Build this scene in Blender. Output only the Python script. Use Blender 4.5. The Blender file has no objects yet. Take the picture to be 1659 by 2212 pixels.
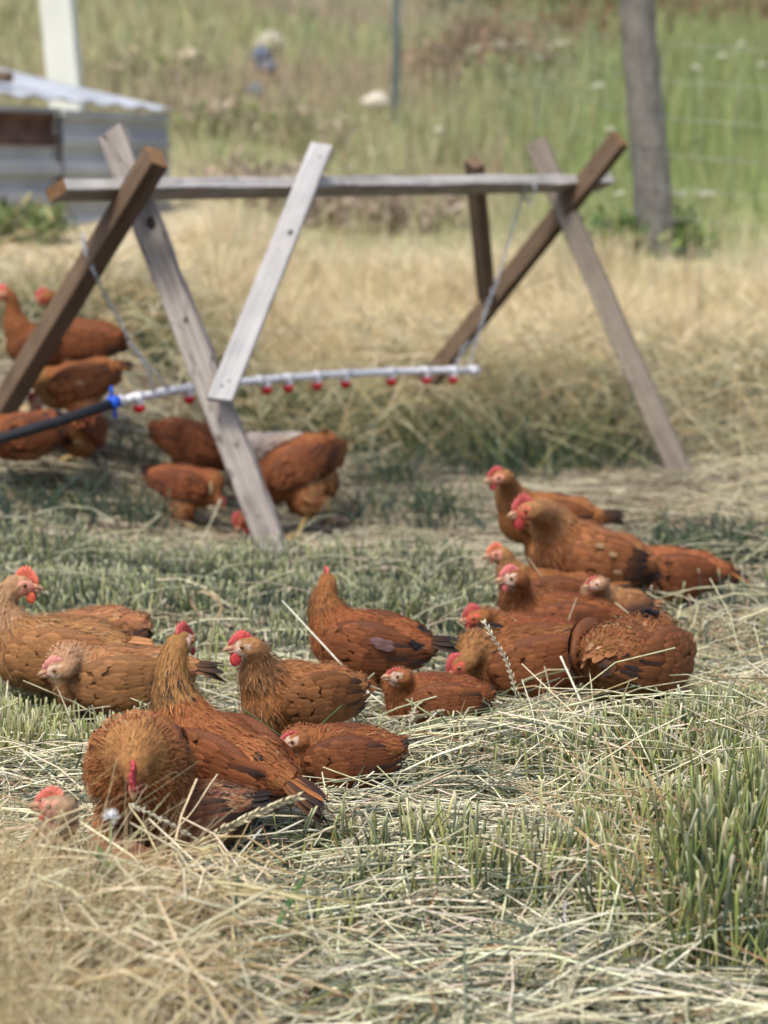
import bpy, math, random
import numpy as np
from mathutils import Vector, Matrix

R = math.radians
rng = np.random.default_rng(7)
random.seed(7)
S = bpy.context.scene
COL = S.collection

# ------------------------------------------------------------------ camera, sky, sun
CAM_Z, PITCH, FPX = 1.07, R(8.2), 4790.0
cam_d = bpy.data.cameras.new('camera')
cam = bpy.data.objects.new('camera', cam_d); COL.objects.link(cam)
cam.location = (0, 0, CAM_Z); cam.rotation_euler = (R(90) - PITCH, 0, 0)
cam_d.sensor_fit = 'VERTICAL'; cam_d.sensor_height = 36.0
cam_d.lens = 36.0 * FPX / 2212.0
cam_d.clip_start = 0.05; cam_d.clip_end = 600
cam_d.dof.use_dof = True; cam_d.dof.focus_distance = 3.85; cam_d.dof.aperture_fstop = 3.8
S.camera = cam

SUN_EL, SUN_AZ = R(58), R(205)       # azimuth clockwise from +Y
W = bpy.data.worlds.new('World'); S.world = W; W.use_nodes = True
nt = W.node_tree; nt.nodes.clear()
sky = nt.nodes.new('ShaderNodeTexSky'); sky.sky_type = 'NISHITA'; sky.sun_disc = False
sky.sun_elevation = SUN_EL; sky.sun_rotation = SUN_AZ; sky.dust_density = 4.0; sky.air_density = 0.8; sky.ozone_density = 0.6
bg = nt.nodes.new('ShaderNodeBackground'); bg.inputs['Strength'].default_value = 0.11
wo = nt.nodes.new('ShaderNodeOutputWorld')
nt.links.new(sky.outputs[0], bg.inputs['Color']); nt.links.new(bg.outputs[0], wo.inputs['Surface'])
sun_d = bpy.data.lights.new('sun', 'SUN'); sun_d.energy = 1.5; sun_d.angle = R(14); sun_d.color = (1.0, 0.93, 0.82)
sun = bpy.data.objects.new('sun', sun_d); COL.objects.link(sun)
sd = Vector((math.sin(SUN_AZ) * math.cos(SUN_EL), math.cos(SUN_AZ) * math.cos(SUN_EL), math.sin(SUN_EL)))
sun.rotation_euler = sd.to_track_quat('Z', 'Y').to_euler()
S.view_settings.view_transform = 'Standard'; S.view_settings.look = 'None'
S.view_settings.exposure = 0.93; S.view_settings.gamma = 1.0; S.view_settings.use_curve_mapping = False

# ------------------------------------------------------------------ helpers
FWD = np.array([0, math.cos(PITCH), -math.sin(PITCH)]); UPV = np.array([0, math.sin(PITCH), math.cos(PITCH)])
def at(px, py, Y):
    """the point of the plane y = Y that the photograph shows at px, py (1659 x 2212 grid)"""
    d = FWD + np.array([1.0, 0, 0]) * ((px - 829.5) / FPX) + UPV * (-(py - 1106.0) / FPX)
    return np.array([0, 0, CAM_Z]) + d * (Y / d[1])
def sst(a, b, x):
    t = np.clip((x - a) / (b - a), 0, 1); return t * t * (3 - 2 * t)
def noise2(x, y, f=1.0, seed=0.0):
    x = x * f + seed * 1.7; y = y * f - seed * 2.3
    return (np.sin(x * 1.7 + np.sin(y * 1.3 + seed) * 1.4) + np.sin(y * 2.1 + np.sin(x * 1.9 - seed) * 1.3)
            + np.sin((x + y) * 3.1 + seed * 3) * .5 + np.sin((x - y) * 4.3 + 1.3 * seed) * .35) / 2.85
def ground(x, y):
    x = np.asarray(x, float); y = np.asarray(y, float)
    k = 0.4
    hill = 0.14 * k * np.log1p(np.exp(np.clip((y - 9.2) / k, -30, 30)))
    hill = np.where((y - 9.2) / k > 30, 0.14 * (y - 9.2), hill)
    hill = np.where(y > 70, 0.14 * 60.8 + (y - 70) * 0.05, hill)
    left = 0.36 * sst(6.2, 7.9, y) * sst(-0.35, -1.15, x) * (1 - 0.55 * sst(10, 16, y))
    left = np.where(x < -0.35, left, 0.0)
    bump = 0.014 * noise2(x, y, 3.1, 1.0) * sst(1.5, 2.5, y) * (1 - .6 * sst(4.8, 6, y)) * (1 - sst(12, 30, y))
    mound = 0.03 * np.exp(-(((x + .62) / .42) ** 2 + ((y - 2.75) / .35) ** 2))
    mound = mound + .055 * np.exp(-(((x - .24) / .28) ** 2 + ((y - 4.08) / .22) ** 2)) + .035 * np.exp(-(((x - .55) / .3) ** 2 + ((y - 3.45) / .2) ** 2)) + .03 * np.exp(-(((x - .75) / .3) ** 2 + ((y - 4.2) / .25) ** 2)) + .025 * np.exp(-(((x - .02) / .2) ** 2 + ((y - 3.35) / .16) ** 2))
    big = 0.5 * noise2(x, y, .11, 5.0) * sst(16, 40, y)
    hill = hill - 0.028 * (1 - sst(8.6, 9.6, y))
    return hill + left + bump + mound + big

def link(o, parent=None):
    COL.objects.link(o)
    if parent is not None: o.parent = parent
    return o
def tag(o, label=None, cat=None, group=None, kind=None):
    if label: o['label'] = label
    if cat: o['category'] = cat
    if group: o['group'] = group
    if kind: o['kind'] = kind
    return o
def empty(name, loc=(0, 0, 0), rz=0):
    o = bpy.data.objects.new(name, None); o.empty_display_size = .1
    o.location = loc; o.rotation_euler = (0, 0, rz); COL.objects.link(o); return o

class MB:
    """collects vertices, faces, colours and uvs, links them as one mesh object"""
    def __init__(s): s.v = []; s.f = []; s.c = []; s.u = []; s.n = 0
    def add(s, v, faces, col=(.5, .5, .5), uv=None):
        v = np.asarray(v, float).reshape(-1, 3); n = len(v)
        for f in (faces if isinstance(faces, list) else [faces]):
            s.f.append(np.asarray(f, np.int64) + s.n)
        c = np.asarray(col, float)
        s.c.append(np.tile(c, (n, 1)) if c.ndim == 1 else c.reshape(-1, 3))
        s.u.append(np.zeros((n, 2)) if uv is None else np.asarray(uv, float).reshape(-1, 2))
        s.v.append(v); s.n += n
    def mesh(s, name, mat=None, smooth=True):
        me = bpy.data.meshes.new(name)
        V = np.concatenate(s.v); nv = len(V)
        me.vertices.add(nv); me.vertices.foreach_set('co', V.astype(np.float32).ravel())
        loops = np.concatenate([f.ravel() for f in s.f]); sizes = np.concatenate([np.full(len(f), f.shape[1]) for f in s.f])
        me.loops.add(len(loops)); me.loops.foreach_set('vertex_index', loops.astype(np.int32))
        me.polygons.add(len(sizes)); st = np.concatenate([[0], np.cumsum(sizes)[:-1]])
        me.polygons.foreach_set('loop_start', st.astype(np.int32))
        try: me.polygons.foreach_set('loop_total', sizes.astype(np.int32))
        except Exception: pass
        me.polygons.foreach_set('use_smooth', np.full(len(sizes), smooth, dtype=bool))
        a = me.color_attributes.new('Col', 'FLOAT_COLOR', 'POINT')
        C = np.concatenate(s.c); C4 = np.ones((nv, 4), np.float32); C4[:, :3] = np.clip(C, 0, 1); a.data.foreach_set('color', C4.ravel())
        uvl = me.uv_layers.new(name='UVMap'); U = np.concatenate(s.u)[loops]
        uvl.data.foreach_set('uv', U.astype(np.float32).ravel())
        me.update(calc_edges=True)
        if mat: me.materials.append(mat)
        return me
    def obj(s, name, mat=None, parent=None, smooth=True):
        return link(bpy.data.objects.new(name, s.mesh(name, mat, smooth)), parent)

def nrm(a): return a / np.maximum(np.linalg.norm(a, axis=-1, keepdims=True), 1e-9)
def tubes(mb, P, Rad, sides, col, flat=None):
    """P n,k,3 centre lines; Rad n,k radii; col n,k,3. sides 2 = a ribbon"""
    n, k, _ = P.shape
    T = np.empty_like(P); T[:, 1:-1] = P[:, 2:] - P[:, :-2]; T[:, 0] = P[:, 1] - P[:, 0]; T[:, -1] = P[:, -1] - P[:, -2]
    T = nrm(T)
    ref = rng.normal(size=(n, 1, 3)) if flat is None else flat[:, None, :]
    A = nrm(np.cross(T, np.broadcast_to(ref, T.shape))); B = np.cross(T, A)
    ang = np.arange(sides) * 2 * math.pi / sides
    V = P[:, :, None, :] + Rad[:, :, None, None] * (A[:, :, None, :] * np.cos(ang)[None, None, :, None] + B[:, :, None, :] * np.sin(ang)[None, None, :, None])
    base = (np.arange(n) * k * sides)[:, None, None]
    i = np.arange(k - 1)[None, :, None] * sides
    m = sides if sides > 2 else 1
    j = np.arange(m)[None, None, :]; j2 = (j + 1) % sides
    f = np.stack([base + i + j, base + i + j2, base + i + sides + j2, base + i + sides + j], -1).reshape(-1, 4)
    C = np.broadcast_to(col[:, :, None, :], (n, k, sides, 3))
    uv = np.zeros((n, k, sides, 2)); uv[..., 1] = np.linspace(0, 1, k)[None, :, None]; uv[..., 0] = (np.arange(sides) / max(1, sides - 1))[None, None, :]
    mb.add(V.reshape(-1, 3), f, C.reshape(-1, 3), uv.reshape(-1, 2))
def tube1(mb, pts, rad, sides=8, col=(.5, .5, .5), caps=True):
    P = np.asarray(pts, float)[None]; k = P.shape[1]
    rad = np.full(k, rad) if np.isscalar(rad) else np.asarray(rad, float)
    c = np.asarray(col, float); c = np.broadcast_to(c, (k, 3))
    T = nrm(np.gradient(P[0], axis=0)); a = np.cross(T[0], [0.13, .21, 1.0] if abs(T[0][2]) < .9 else [1, 0.1, 0]); a /= np.linalg.norm(a)
    V = []
    for i in range(k):
        a = a - T[i] * a.dot(T[i]); a /= np.linalg.norm(a); b = np.cross(T[i], a)
        for j in range(sides):
            t = 2 * math.pi * j / sides; V.append(P[0][i] + rad[i] * (a * math.cos(t) + b * math.sin(t)))
    F = [[i * sides + j, i * sides + (j + 1) % sides, (i + 1) * sides + (j + 1) % sides, (i + 1) * sides + j] for i in range(k - 1) for j in range(sides)]
    C = np.repeat(c, sides, 0); fs = [np.array(F)]
    if caps:
        V += [P[0][0], P[0][-1]]; C = np.vstack([C, c[0], c[-1]]); n0 = k * sides
        fs.append(np.array([[n0, (j + 1) % sides, j] for j in range(sides)] + [[n0 + 1, (k - 1) * sides + j, (k - 1) * sides + (j + 1) % sides] for j in range(sides)]))
    mb.add(np.array(V), fs, C)
def ellipsoid(mb, c, rad, rot=None, col=(.5, .5, .5), nu=12, nv=8):
    V = []; 
    for i in range(nv + 1):
        th = math.pi * i / nv
        for j in range(nu):
            ph = 2 * math.pi * j / nu
            V.append((math.sin(th) * math.cos(ph) * rad[0], math.sin(th) * math.sin(ph) * rad[1], math.cos(th) * rad[2]))
    V = np.array(V)
    if rot is not None: V = V @ np.asarray(rot).T
    F = [[i * nu + j, (i + 1) * nu + j, (i + 1) * nu + (j + 1) % nu, i * nu + (j + 1) % nu] for i in range(nv) for j in range(nu)]
    mb.add(V + np.asarray(c), np.array(F), col)

# ------------------------------------------------------------------ materials
def mat(name, col=(.5, .5, .5), rough=.7, attr=False, metal=0.0, noise=None, bump=None, spec=.3, transl=0.0):
    m = bpy.data.materials.new(name); m.use_nodes = True; t = m.node_tree; b = t.nodes['Principled BSDF']
    b.inputs['Roughness'].default_value = rough; b.inputs['Metallic'].default_value = metal
    b.inputs['Specular IOR Level'].default_value = spec
    src = None
    if attr:
        a = t.nodes.new('ShaderNodeAttribute'); a.attribute_name = 'Col'; src = a.outputs['Color']
    tc = t.nodes.new('ShaderNodeTexCoord')
    if noise:
        sc, amt, stretch = noise
        mp = t.nodes.new('ShaderNodeMapping'); mp.inputs['Scale'].default_value = stretch
        t.links.new(tc.outputs['Object'], mp.inputs[0])
        n = t.nodes.new('ShaderNodeTexNoise'); n.inputs['Scale'].default_value = sc; n.inputs['Detail'].default_value = 6
        t.links.new(mp.outputs[0], n.inputs['Vector'])
        rp = t.nodes.new('ShaderNodeMapRange'); rp.inputs['From Min'].default_value = .3; rp.inputs['From Max'].default_value = .7
        rp.inputs['To Min'].default_value = 1 - amt; rp.inputs['To Max'].default_value = 1 + amt
        t.links.new(n.outputs['Fac'], rp.inputs['Value'])
        mx = t.nodes.new('ShaderNodeVectorMath'); mx.operation = 'SCALE'
        if src: t.links.new(src, mx.inputs[0])
        else: mx.inputs[0].default_value = col
        t.links.new(rp.outputs[0], mx.inputs['Scale']); src = mx.outputs[0]
        if bump:
            bp = t.nodes.new('ShaderNodeBump'); bp.inputs['Strength'].default_value = bump; bp.inputs['Distance'].default_value = .01
            t.links.new(n.outputs['Fac'], bp.inputs['Height']); t.links.new(bp.outputs[0], b.inputs['Normal'])
    if src: t.links.new(src, b.inputs['Base Color'])
    else: b.inputs['Base Color'].default_value = (*col, 1)
    if transl > 0:
        tr = t.nodes.new('ShaderNodeBsdfTranslucent'); mxs = t.nodes.new('ShaderNodeMixShader'); mxs.inputs[0].default_value = transl
        if src: t.links.new(src, tr.inputs[0])
        out = t.nodes['Material Output']; t.links.new(b.outputs[0], mxs.inputs[1]); t.links.new(tr.outputs[0], mxs.inputs[2]); t.links.new(mxs.outputs[0], out.inputs[0])
    return m
M_straw = mat('straw', attr=True, rough=.62, noise=(60, .22, (1, 1, 1)), spec=.35)
M_grass = mat('grass_blade', attr=True, rough=.55, noise=(14, .22, (1, 1, 1)), spec=.3, transl=.2)
M_skin = mat('bird_skin', attr=True, rough=.8, noise=(90, .25, (1, 1, 1)), bump=.4, spec=.15)
M_comb = mat('comb_skin', attr=True, rough=.5, noise=(260, .22, (1, 1, 1)), bump=.5, spec=.35)
M_leg = mat('leg_scales', attr=True, rough=.6, noise=(220, .2, (1, 1, 3)), bump=.5)
M_beak = mat('beak_horn', attr=True, rough=.45, noise=(120, .15, (1, 1, 1)))
M_eye = mat('eye', attr=True, rough=.08, spec=.8)
M_metal = mat('galvanised_wire', (.42, .45, .48), rough=.45, metal=.6, noise=(40, .2, (1, 1, 1)))
M_pvc = mat('white_pipe', (.74, .76, .8), rough=.35, noise=(12, .06, (1, 1, 1)))
M_red = mat('red_plastic', (.55, .02, .03), rough=.35, noise=(20, .08, (1, 1, 1)))
M_blue = mat('blue_plastic', (.015, .09, .55), rough=.35, noise=(20, .08, (1, 1, 1)))
M_hose = mat('black_rubber', (.018, .02, .024), rough=.5, noise=(20, .2, (1, 1, 1)))
M_nail = mat('rusty_nail', (.05, .04, .035), rough=.7, noise=(80, .2, (1, 1, 1)))
M_stone = mat('stone', attr=True, rough=.9, noise=(4, .3, (1, 1, 1)), bump=.6)

def feather_mat():
    m = bpy.data.materials.new('feather'); m.use_nodes = True; t = m.node_tree; b = t.nodes['Principled BSDF']
    b.inputs['Roughness'].default_value = .62; b.inputs['Specular IOR Level'].default_value = .22
    a = t.nodes.new('ShaderNodeAttribute'); a.attribute_name = 'Col'
    uv = t.nodes.new('ShaderNodeUVMap'); sp = t.nodes.new('ShaderNodeSeparateXYZ'); t.links.new(uv.outputs[0], sp.inputs[0])
    def M(op, x, y=None):
        n = t.nodes.new('ShaderNodeMath'); n.operation = op
        for i, q in enumerate((x, y)):
            if q is None: continue
            if isinstance(q, (int, float)): n.inputs[i].default_value = q
            else: t.links.new(q, n.inputs[i])
        return n.outputs[0]
    e = M('ABSOLUTE', M('SUBTRACT', sp.outputs[0], .5))              # 0 at the shaft, .5 at the edge
    ph = M('SUBTRACT', M('MULTIPLY', sp.outputs[1], 70), M('MULTIPLY', e, 60))
    tc = t.nodes.new('ShaderNodeTexCoord'); nz = t.nodes.new('ShaderNodeTexNoise'); nz.inputs['Scale'].default_value = 220; nz.inputs['Detail'].default_value = 4
    t.links.new(tc.outputs['Object'], nz.inputs['Vector'])
    barb = M('MULTIPLY_ADD', M('SINE', M('ADD', ph, M('MULTIPLY', nz.outputs['Fac'], 9))), .5); 
    k = M('ADD', M('MULTIPLY', barb, .22), M('ADD', M('MULTIPLY', nz.outputs['Fac'], .5), .66))
    k = M('MULTIPLY', k, M('ADD', M('MULTIPLY', e, .5), .86))
    mx = t.nodes.new('ShaderNodeVectorMath'); mx.operation = 'SCALE'; t.links.new(a.outputs['Color'], mx.inputs[0]); t.links.new(k, mx.inputs['Scale'])
    t.links.new(mx.outputs[0], b.inputs['Base Color'])
    bp = t.nodes.new('ShaderNodeBump'); bp.inputs['Strength'].default_value = .35; bp.inputs['Distance'].default_value = .001
    t.links.new(barb, bp.inputs['Height']); t.links.new(bp.outputs[0], b.inputs['Normal'])
    tr = t.nodes.new('ShaderNodeBsdfTranslucent'); t.links.new(mx.outputs[0], tr.inputs[0])
    ms = t.nodes.new('ShaderNodeMixShader'); ms.inputs[0].default_value = .12
    t.links.new(b.outputs[0], ms.inputs[1]); t.links.new(tr.outputs[0], ms.inputs[2]); t.links.new(ms.outputs[0], t.nodes['Material Output'].inputs[0])
    return m
M_feather = feather_mat()

def wood_mat(name, c1, c2, crack=.3, rough=.85):
    """grain runs along the object's local Z"""
    m = bpy.data.materials.new(name); m.use_nodes = True; t = m.node_tree; b = t.nodes['Principled BSDF']
    b.inputs['Roughness'].default_value = rough; b.inputs['Specular IOR Level'].default_value = .2
    tc = t.nodes.new('ShaderNodeTexCoord'); mp = t.nodes.new('ShaderNodeMapping'); mp.inputs['Scale'].default_value = (60, 60, 2.2)
    t.links.new(tc.outputs['Object'], mp.inputs[0])
    n = t.nodes.new('ShaderNodeTexNoise'); n.inputs['Scale'].default_value = 1; n.inputs['Detail'].default_value = 8; n.inputs['Distortion'].default_value = .6
    t.links.new(mp.outputs[0], n.inputs['Vector'])
    n2 = t.nodes.new('ShaderNodeTexNoise'); n2.inputs['Scale'].default_value = 7; n2.inputs['Detail'].default_value = 4; t.links.new(tc.outputs['Object'], n2.inputs['Vector'])
    r = t.nodes.new('ShaderNodeValToRGB'); r.color_ramp.elements[0].position = .3; r.color_ramp.elements[1].position = .68
    r.color_ramp.elements[0].color = (*c1, 1); r.color_ramp.elements[1].color = (*c2, 1)
    ad = t.nodes.new('ShaderNodeMath'); ad.operation = 'MULTIPLY_ADD'; ad.inputs[1].default_value = .55
    sb = t.nodes.new('ShaderNodeMath'); sb.operation = 'MULTIPLY'; sb.inputs[1].default_value = .45
    t.links.new(n2.outputs['Fac'], sb.inputs[0]); t.links.new(n.outputs['Fac'], ad.inputs[0]); t.links.new(sb.outputs[0], ad.inputs[2])
    t.links.new(ad.outputs[0], r.inputs[0])
    mp3 = t.nodes.new('ShaderNodeMapping'); mp3.inputs['Scale'].default_value = (34, 34, 9); t.links.new(tc.outputs['Object'], mp3.inputs[0])
    n3 = t.nodes.new('ShaderNodeTexNoise'); n3.inputs['Scale'].default_value = 1; n3.inputs['Detail'].default_value = 5; n3.inputs['Distortion'].default_value = 1.2; t.links.new(mp3.outputs[0], n3.inputs['Vector'])
    r3 = t.nodes.new('ShaderNodeMapRange'); r3.inputs['From Min'].default_value = .58; r3.inputs['From Max'].default_value = .68; r3.inputs['To Min'].default_value = 1; r3.inputs['To Max'].default_value = 1 - crack; t.links.new(n3.outputs['Fac'], r3.inputs['Value'])
    sc3 = t.nodes.new('ShaderNodeVectorMath'); sc3.operation = 'SCALE'; t.links.new(r.outputs[0], sc3.inputs[0]); t.links.new(r3.outputs[0], sc3.inputs['Scale']); t.links.new(sc3.outputs[0], b.inputs['Base Color'])
    bp = t.nodes.new('ShaderNodeBump'); bp.inputs['Strength'].default_value = .5; bp.inputs['Distance'].default_value = .004
    t.links.new(n.outputs['Fac'], bp.inputs['Height']); t.links.new(bp.outputs[0], b.inputs['Normal'])
    return m
M_white_wood = wood_mat('bleached_wood', (.25, .25, .255), (.47, .47, .475), crack=.12)
M_grey_wood = wood_mat('grey_wood', (.14, .12, .11), (.40, .37, .34), crack=.7)
M_brown_wood = wood_mat('brown_wood', (.075, .048, .03), (.19, .135, .09))
M_beam_wood = wood_mat('beam_wood', (.17, .15, .13), (.58, .55, .52))
M_taupe_wood = wood_mat('taupe_wood', (.13, .11, .09), (.26, .23, .19))
M_post_wood = wood_mat('post_wood', (.09, .088, .082), (.29, .28, .255), crack=.5)
M_cut_wood = wood_mat('cut_wood', (.12, .065, .032), (.24, .145, .075))
M_knot = mat('knot_wood', (.05, .04, .035), rough=.9, noise=(60, .4, (1, 1, 1)))

# ------------------------------------------------------------------ the ground
def ground_mat():
    m = bpy.data.materials.new('ground_soil'); m.use_nodes = True; t = m.node_tree; b = t.nodes['Principled BSDF']
    b.inputs['Roughness'].default_value = .95; b.inputs['Specular IOR Level'].default_value = .1
    a = t.nodes.new('ShaderNodeAttribute'); a.attribute_name = 'Col'
    tc = t.nodes.new('ShaderNodeTexCoord')
    n = t.nodes.new('ShaderNodeTexNoise'); n.inputs['Scale'].default_value = 9; n.inputs['Detail'].default_value = 9; n.inputs['Roughness'].default_value = .7
    t.links.new(tc.outputs['Object'], n.inputs['Vector'])
    r = t.nodes.new('ShaderNodeMapRange'); r.inputs['From Min'].default_value = .3; r.inputs['From Max'].default_value = .7; r.inputs['To Min'].default_value = .55; r.inputs['To Max'].default_value = 1.45
    t.links.new(n.outputs['Fac'], r.inputs['Value'])
    mx = t.nodes.new('ShaderNodeVectorMath'); mx.operation = 'SCALE'; t.links.new(a.outputs['Color'], mx.inputs[0]); t.links.new(r.outputs[0], mx.inputs['Scale'])
    t.links.new(mx.outputs[0], b.inputs['Base Color'])
    bp = t.nodes.new('ShaderNodeBump'); bp.inputs['Strength'].default_value = .7; bp.inputs['Distance'].default_value = .02
    t.links.new(n.outputs['Fac'], bp.inputs['Height']); t.links.new(bp.outputs[0], b.inputs['Normal'])
    return m
def mixc(a, b, t): t = np.asarray(t)[..., None]; return np.asarray(a) * (1 - t) + np.asarray(b) * t
def field_colour(x, y):
    """what grows on the hillside: tan near, green to the right, brown and green patches to the left"""
    r = x / np.maximum(y, 1)
    tan = np.array([.62, .54, .36]); green = np.array([.25, .31, .115]); olive = np.array([.37, .36, .20]); brown = np.array([.36, .28, .20])
    g = np.clip(sst(-.03, .13, r) + .22 * noise2(x, y, .5, 2) , 0, 1)
    c = mixc(olive, green, g)
    c = mixc(c, brown, np.clip(.75 * sst(.05, .55, noise2(x, y, .33, 7)) * (1 - sst(.03, .1, r)), 0, 1))
    c = mixc(c, green * 1.1, np.clip(.3 * sst(.1, .6, noise2(x, y, .27, 3)), 0, 1) * (y > 14))
    c = mixc(c, brown * [.8, .68, .6], .85 * sst(32, 38, y) * sst(.04, .11, r))
    edge = 12.6 + 1.0 * noise2(x, y, .6, 4) + 2.2 * sst(-.02, -.1, r)
    return mixc(np.broadcast_to(tan, c.shape), c, sst(edge - 1.5, edge + 4.0, y))
ys = np.concatenate([np.linspace(-40, 0, 12)[:-1], np.linspace(0, 12, 161)[:-1], np.linspace(12, 40, 85)[:-1], np.linspace(40, 260, 45)])
xs = np.sinh(np.linspace(-4.4, 4.4, 171)) * 3.2
gx, gy = np.meshgrid(xs, ys); gz = ground(gx, gy)
mb = MB(); nx, ny = len(xs), len(ys); ii, jj = np.meshgrid(np.arange(ny - 1), np.arange(nx - 1), indexing='ij')
f = np.stack([ii * nx + jj, ii * nx + jj + 1, (ii + 1) * nx + jj + 1, (ii + 1) * nx + jj], -1).reshape(-1, 4)
litter = np.array([.065, .055, .038]); gc = mixc(np.broadcast_to(litter, gx.shape + (3,)), field_colour(gx, gy) * .75, sst(8.4, 11, gy))
mb.add(np.stack([gx, gy, gz], -1), f, gc)
tag(mb.obj('ground', ground_mat()), 'dry pasture ground rising into a hillside', None, kind='structure')

# ------------------------------------------------------------------ timber
def board(name, a, b, w, th, face, m, parent, top_cut=None, wav=0.0, seg=14, bevel=.003, ragged=False):
    """a board from a to b; w wide, th thick; `face` is the direction its wide side looks"""
    a = Vector(a); b = Vector(b); z = (b - a); L = z.length; z.normalize()
    n = Vector(face); n = (n - z * n.dot(z)).normalized(); x = n.cross(z).normalized()
    rnd = random.Random(hash(name + str(round(L, 3))) if False else int(L * 1000))
    prof = []
    bv = bevel
    for sx, sy, o in ((-1, -1, 0), (-1, -1, 1), (1, -1, 1), (1, -1, 0), (1, 1, 0), (1, 1, 1), (-1, 1, 1), (-1, 1, 0)):
        px_, py_ = sx * w / 2, sy * th / 2
        if o == 0: py_ -= sy * bv
        else: px_ -= sx * bv
        prof.append((px_, py_))
    V = []; k = len(prof)
    for i in range(seg + 1):
        t = i / seg
        for (px_, py_) in prof:
            wob = wav * (math.sin(t * 23 + px_ * 60) * .6 + math.sin(t * 51 + py_ * 90) * .4 + rnd.uniform(-.3, .3))
            rg = rnd.uniform(-.012, .004) if ragged and i in (0, seg) else 0
            V.append((px_ + wob * (1 if px_ > 0 else -.4), py_ + wob * .5, (t - 0) * L + (rg if i == 0 else -rg if i == seg else 0)))
    F = [[i * k + j, i * k + (j + 1) % k, (i + 1) * k + (j + 1) % k, (i + 1) * k + j] for i in range(seg) for j in range(k)]
    V += [(0, 0, 0), (0, 0, L)]
    c0 = (seg + 1) * k
    T = [[c0, (j + 1) % k, j] for j in range(k)] + [[c0 + 1, seg * k + j, seg * k + (j + 1) % k] for j in range(k)]
    mbb = MB(); mbb.add(V, [np.array(F), np.array(T)])
    o = mbb.obj(name, m, parent, smooth=False)
    if top_cut:
        o.data.materials.append(top_cut)
        for p in o.data.polygons[len(F):]: p.material_index = 1
    rot = Matrix((x, n * -1, z)).transposed()
    if rot.determinant() < 0: rot = Matrix((x * -1, n * -1, z)).transposed()
    o.matrix_world = Matrix.Translation(a) @ rot.to_4x4()
    return o, rot
def knots(o, pts, r=.008, parent=None, name='knot', m=None):
    for (x, z, s) in pts:
        k = MB(); ellipsoid(k, (0, 0, 0), (r * s, .0022, r * s * 1.5), nu=8, nv=5); kk = k.obj(name, m or M_knot, o); kk.location = (x, -o['half'], z)

frame = empty('perch_frame', tuple(at(700, 1085, 7.6)[:2]) + (0.0,))
tag(frame, 'weathered wooden perch frame of a long rail resting in two crossed pairs of boards', 'perch')
inv = Matrix.Translation(-frame.location)
def fboard(name, pa, pb, w, th, face, m, **k):
    a = at(*pa) if len(pa) == 3 else pa; b = at(*pb) if len(pb) == 3 else pb
    o, rot = board(name, a, b, w, th, face, m, None, **k)
    mw = o.matrix_world.copy(); o.parent = frame; o.matrix_parent_inverse = Matrix.Identity(4); o.matrix_local = inv @ mw; o['half'] = th / 2
    return o
# rail: tilted board, its narrow edge looking up at the camera, its wide side down
rail_dir = Vector(at(1312, 384, 9.06) - at(122, 408, 6.74)); 
perp = Vector((rail_dir.y, -rail_dir.x, 0)).normalized()           # towards the camera
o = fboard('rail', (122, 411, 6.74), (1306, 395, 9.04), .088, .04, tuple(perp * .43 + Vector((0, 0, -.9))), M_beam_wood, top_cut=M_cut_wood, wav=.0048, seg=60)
o['label'] = 'long weathered rail with a wavy upper edge painted pale like skylight'
o.data.materials.append(wood_mat('skylit_edge', (.26, .25, .24), (.62, .61, .59)))  # paler colour on the narrow edges paints in the skylight they catch
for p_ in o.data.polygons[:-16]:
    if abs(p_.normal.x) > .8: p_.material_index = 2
grey = fboard('leg', (603, 1215, 6.66), (243, 290, 7.17), .088, .05, (-.25, -1, .1), M_grey_wood, wav=.0035, seg=44, ragged=True)
grey['label'] = 'knotty grey leg planted in the stubble'
knots(grey, [(.02, 1.16, 1.7), (-.012, .56, .9), (.01, .82, .8)], .009)
o = fboard('leg', (-20, 925, 7.27), (338, 338, 6.80), .088, .06, (-.75, -.75, .55), M_brown_wood, top_cut=M_cut_wood, seg=10)
o['label'] = 'dark brown leg crossing in front of the rail'
wp = fboard('brace', (476, 862, 6.74), (694, 318, 7.60), .078, .02, (-.2, -1, .1), M_white_wood, wav=.001, seg=14, ragged=True)
wp['label'] = 'bleached white board nailed to the grey leg'
Lw = (Vector(at(694, 318, 7.6)) - Vector(at(476, 862, 6.74))).length
knots(wp, [(-.008, .045, .9), (.008, .07, .8), (.012, Lw - .06, .8)], .005, name='nail_head', m=M_nail)
knots(wp, [(.014, Lw * .63, 1.6)], .006)
fboard('leg', (1478, 1040, 8.42), (1158, 308, 8.98), .082, .05, (-.4, -1, .2), M_taupe_wood, wav=.001, seg=12)
fboard('leg', (905, 850, 9.28), (1340, 300, 8.72), .08, .045, (-.6, -.8, .3), M_brown_wood, top_cut=M_cut_wood, seg=10)
o = fboard('brace', (1052, 650, 8.98), (1024, 350, 8.56), .075, .045, (-.8, -.6, 0), M_brown_wood, seg=8)
o['label'] = 'short dark board fixed behind the rail'

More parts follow.
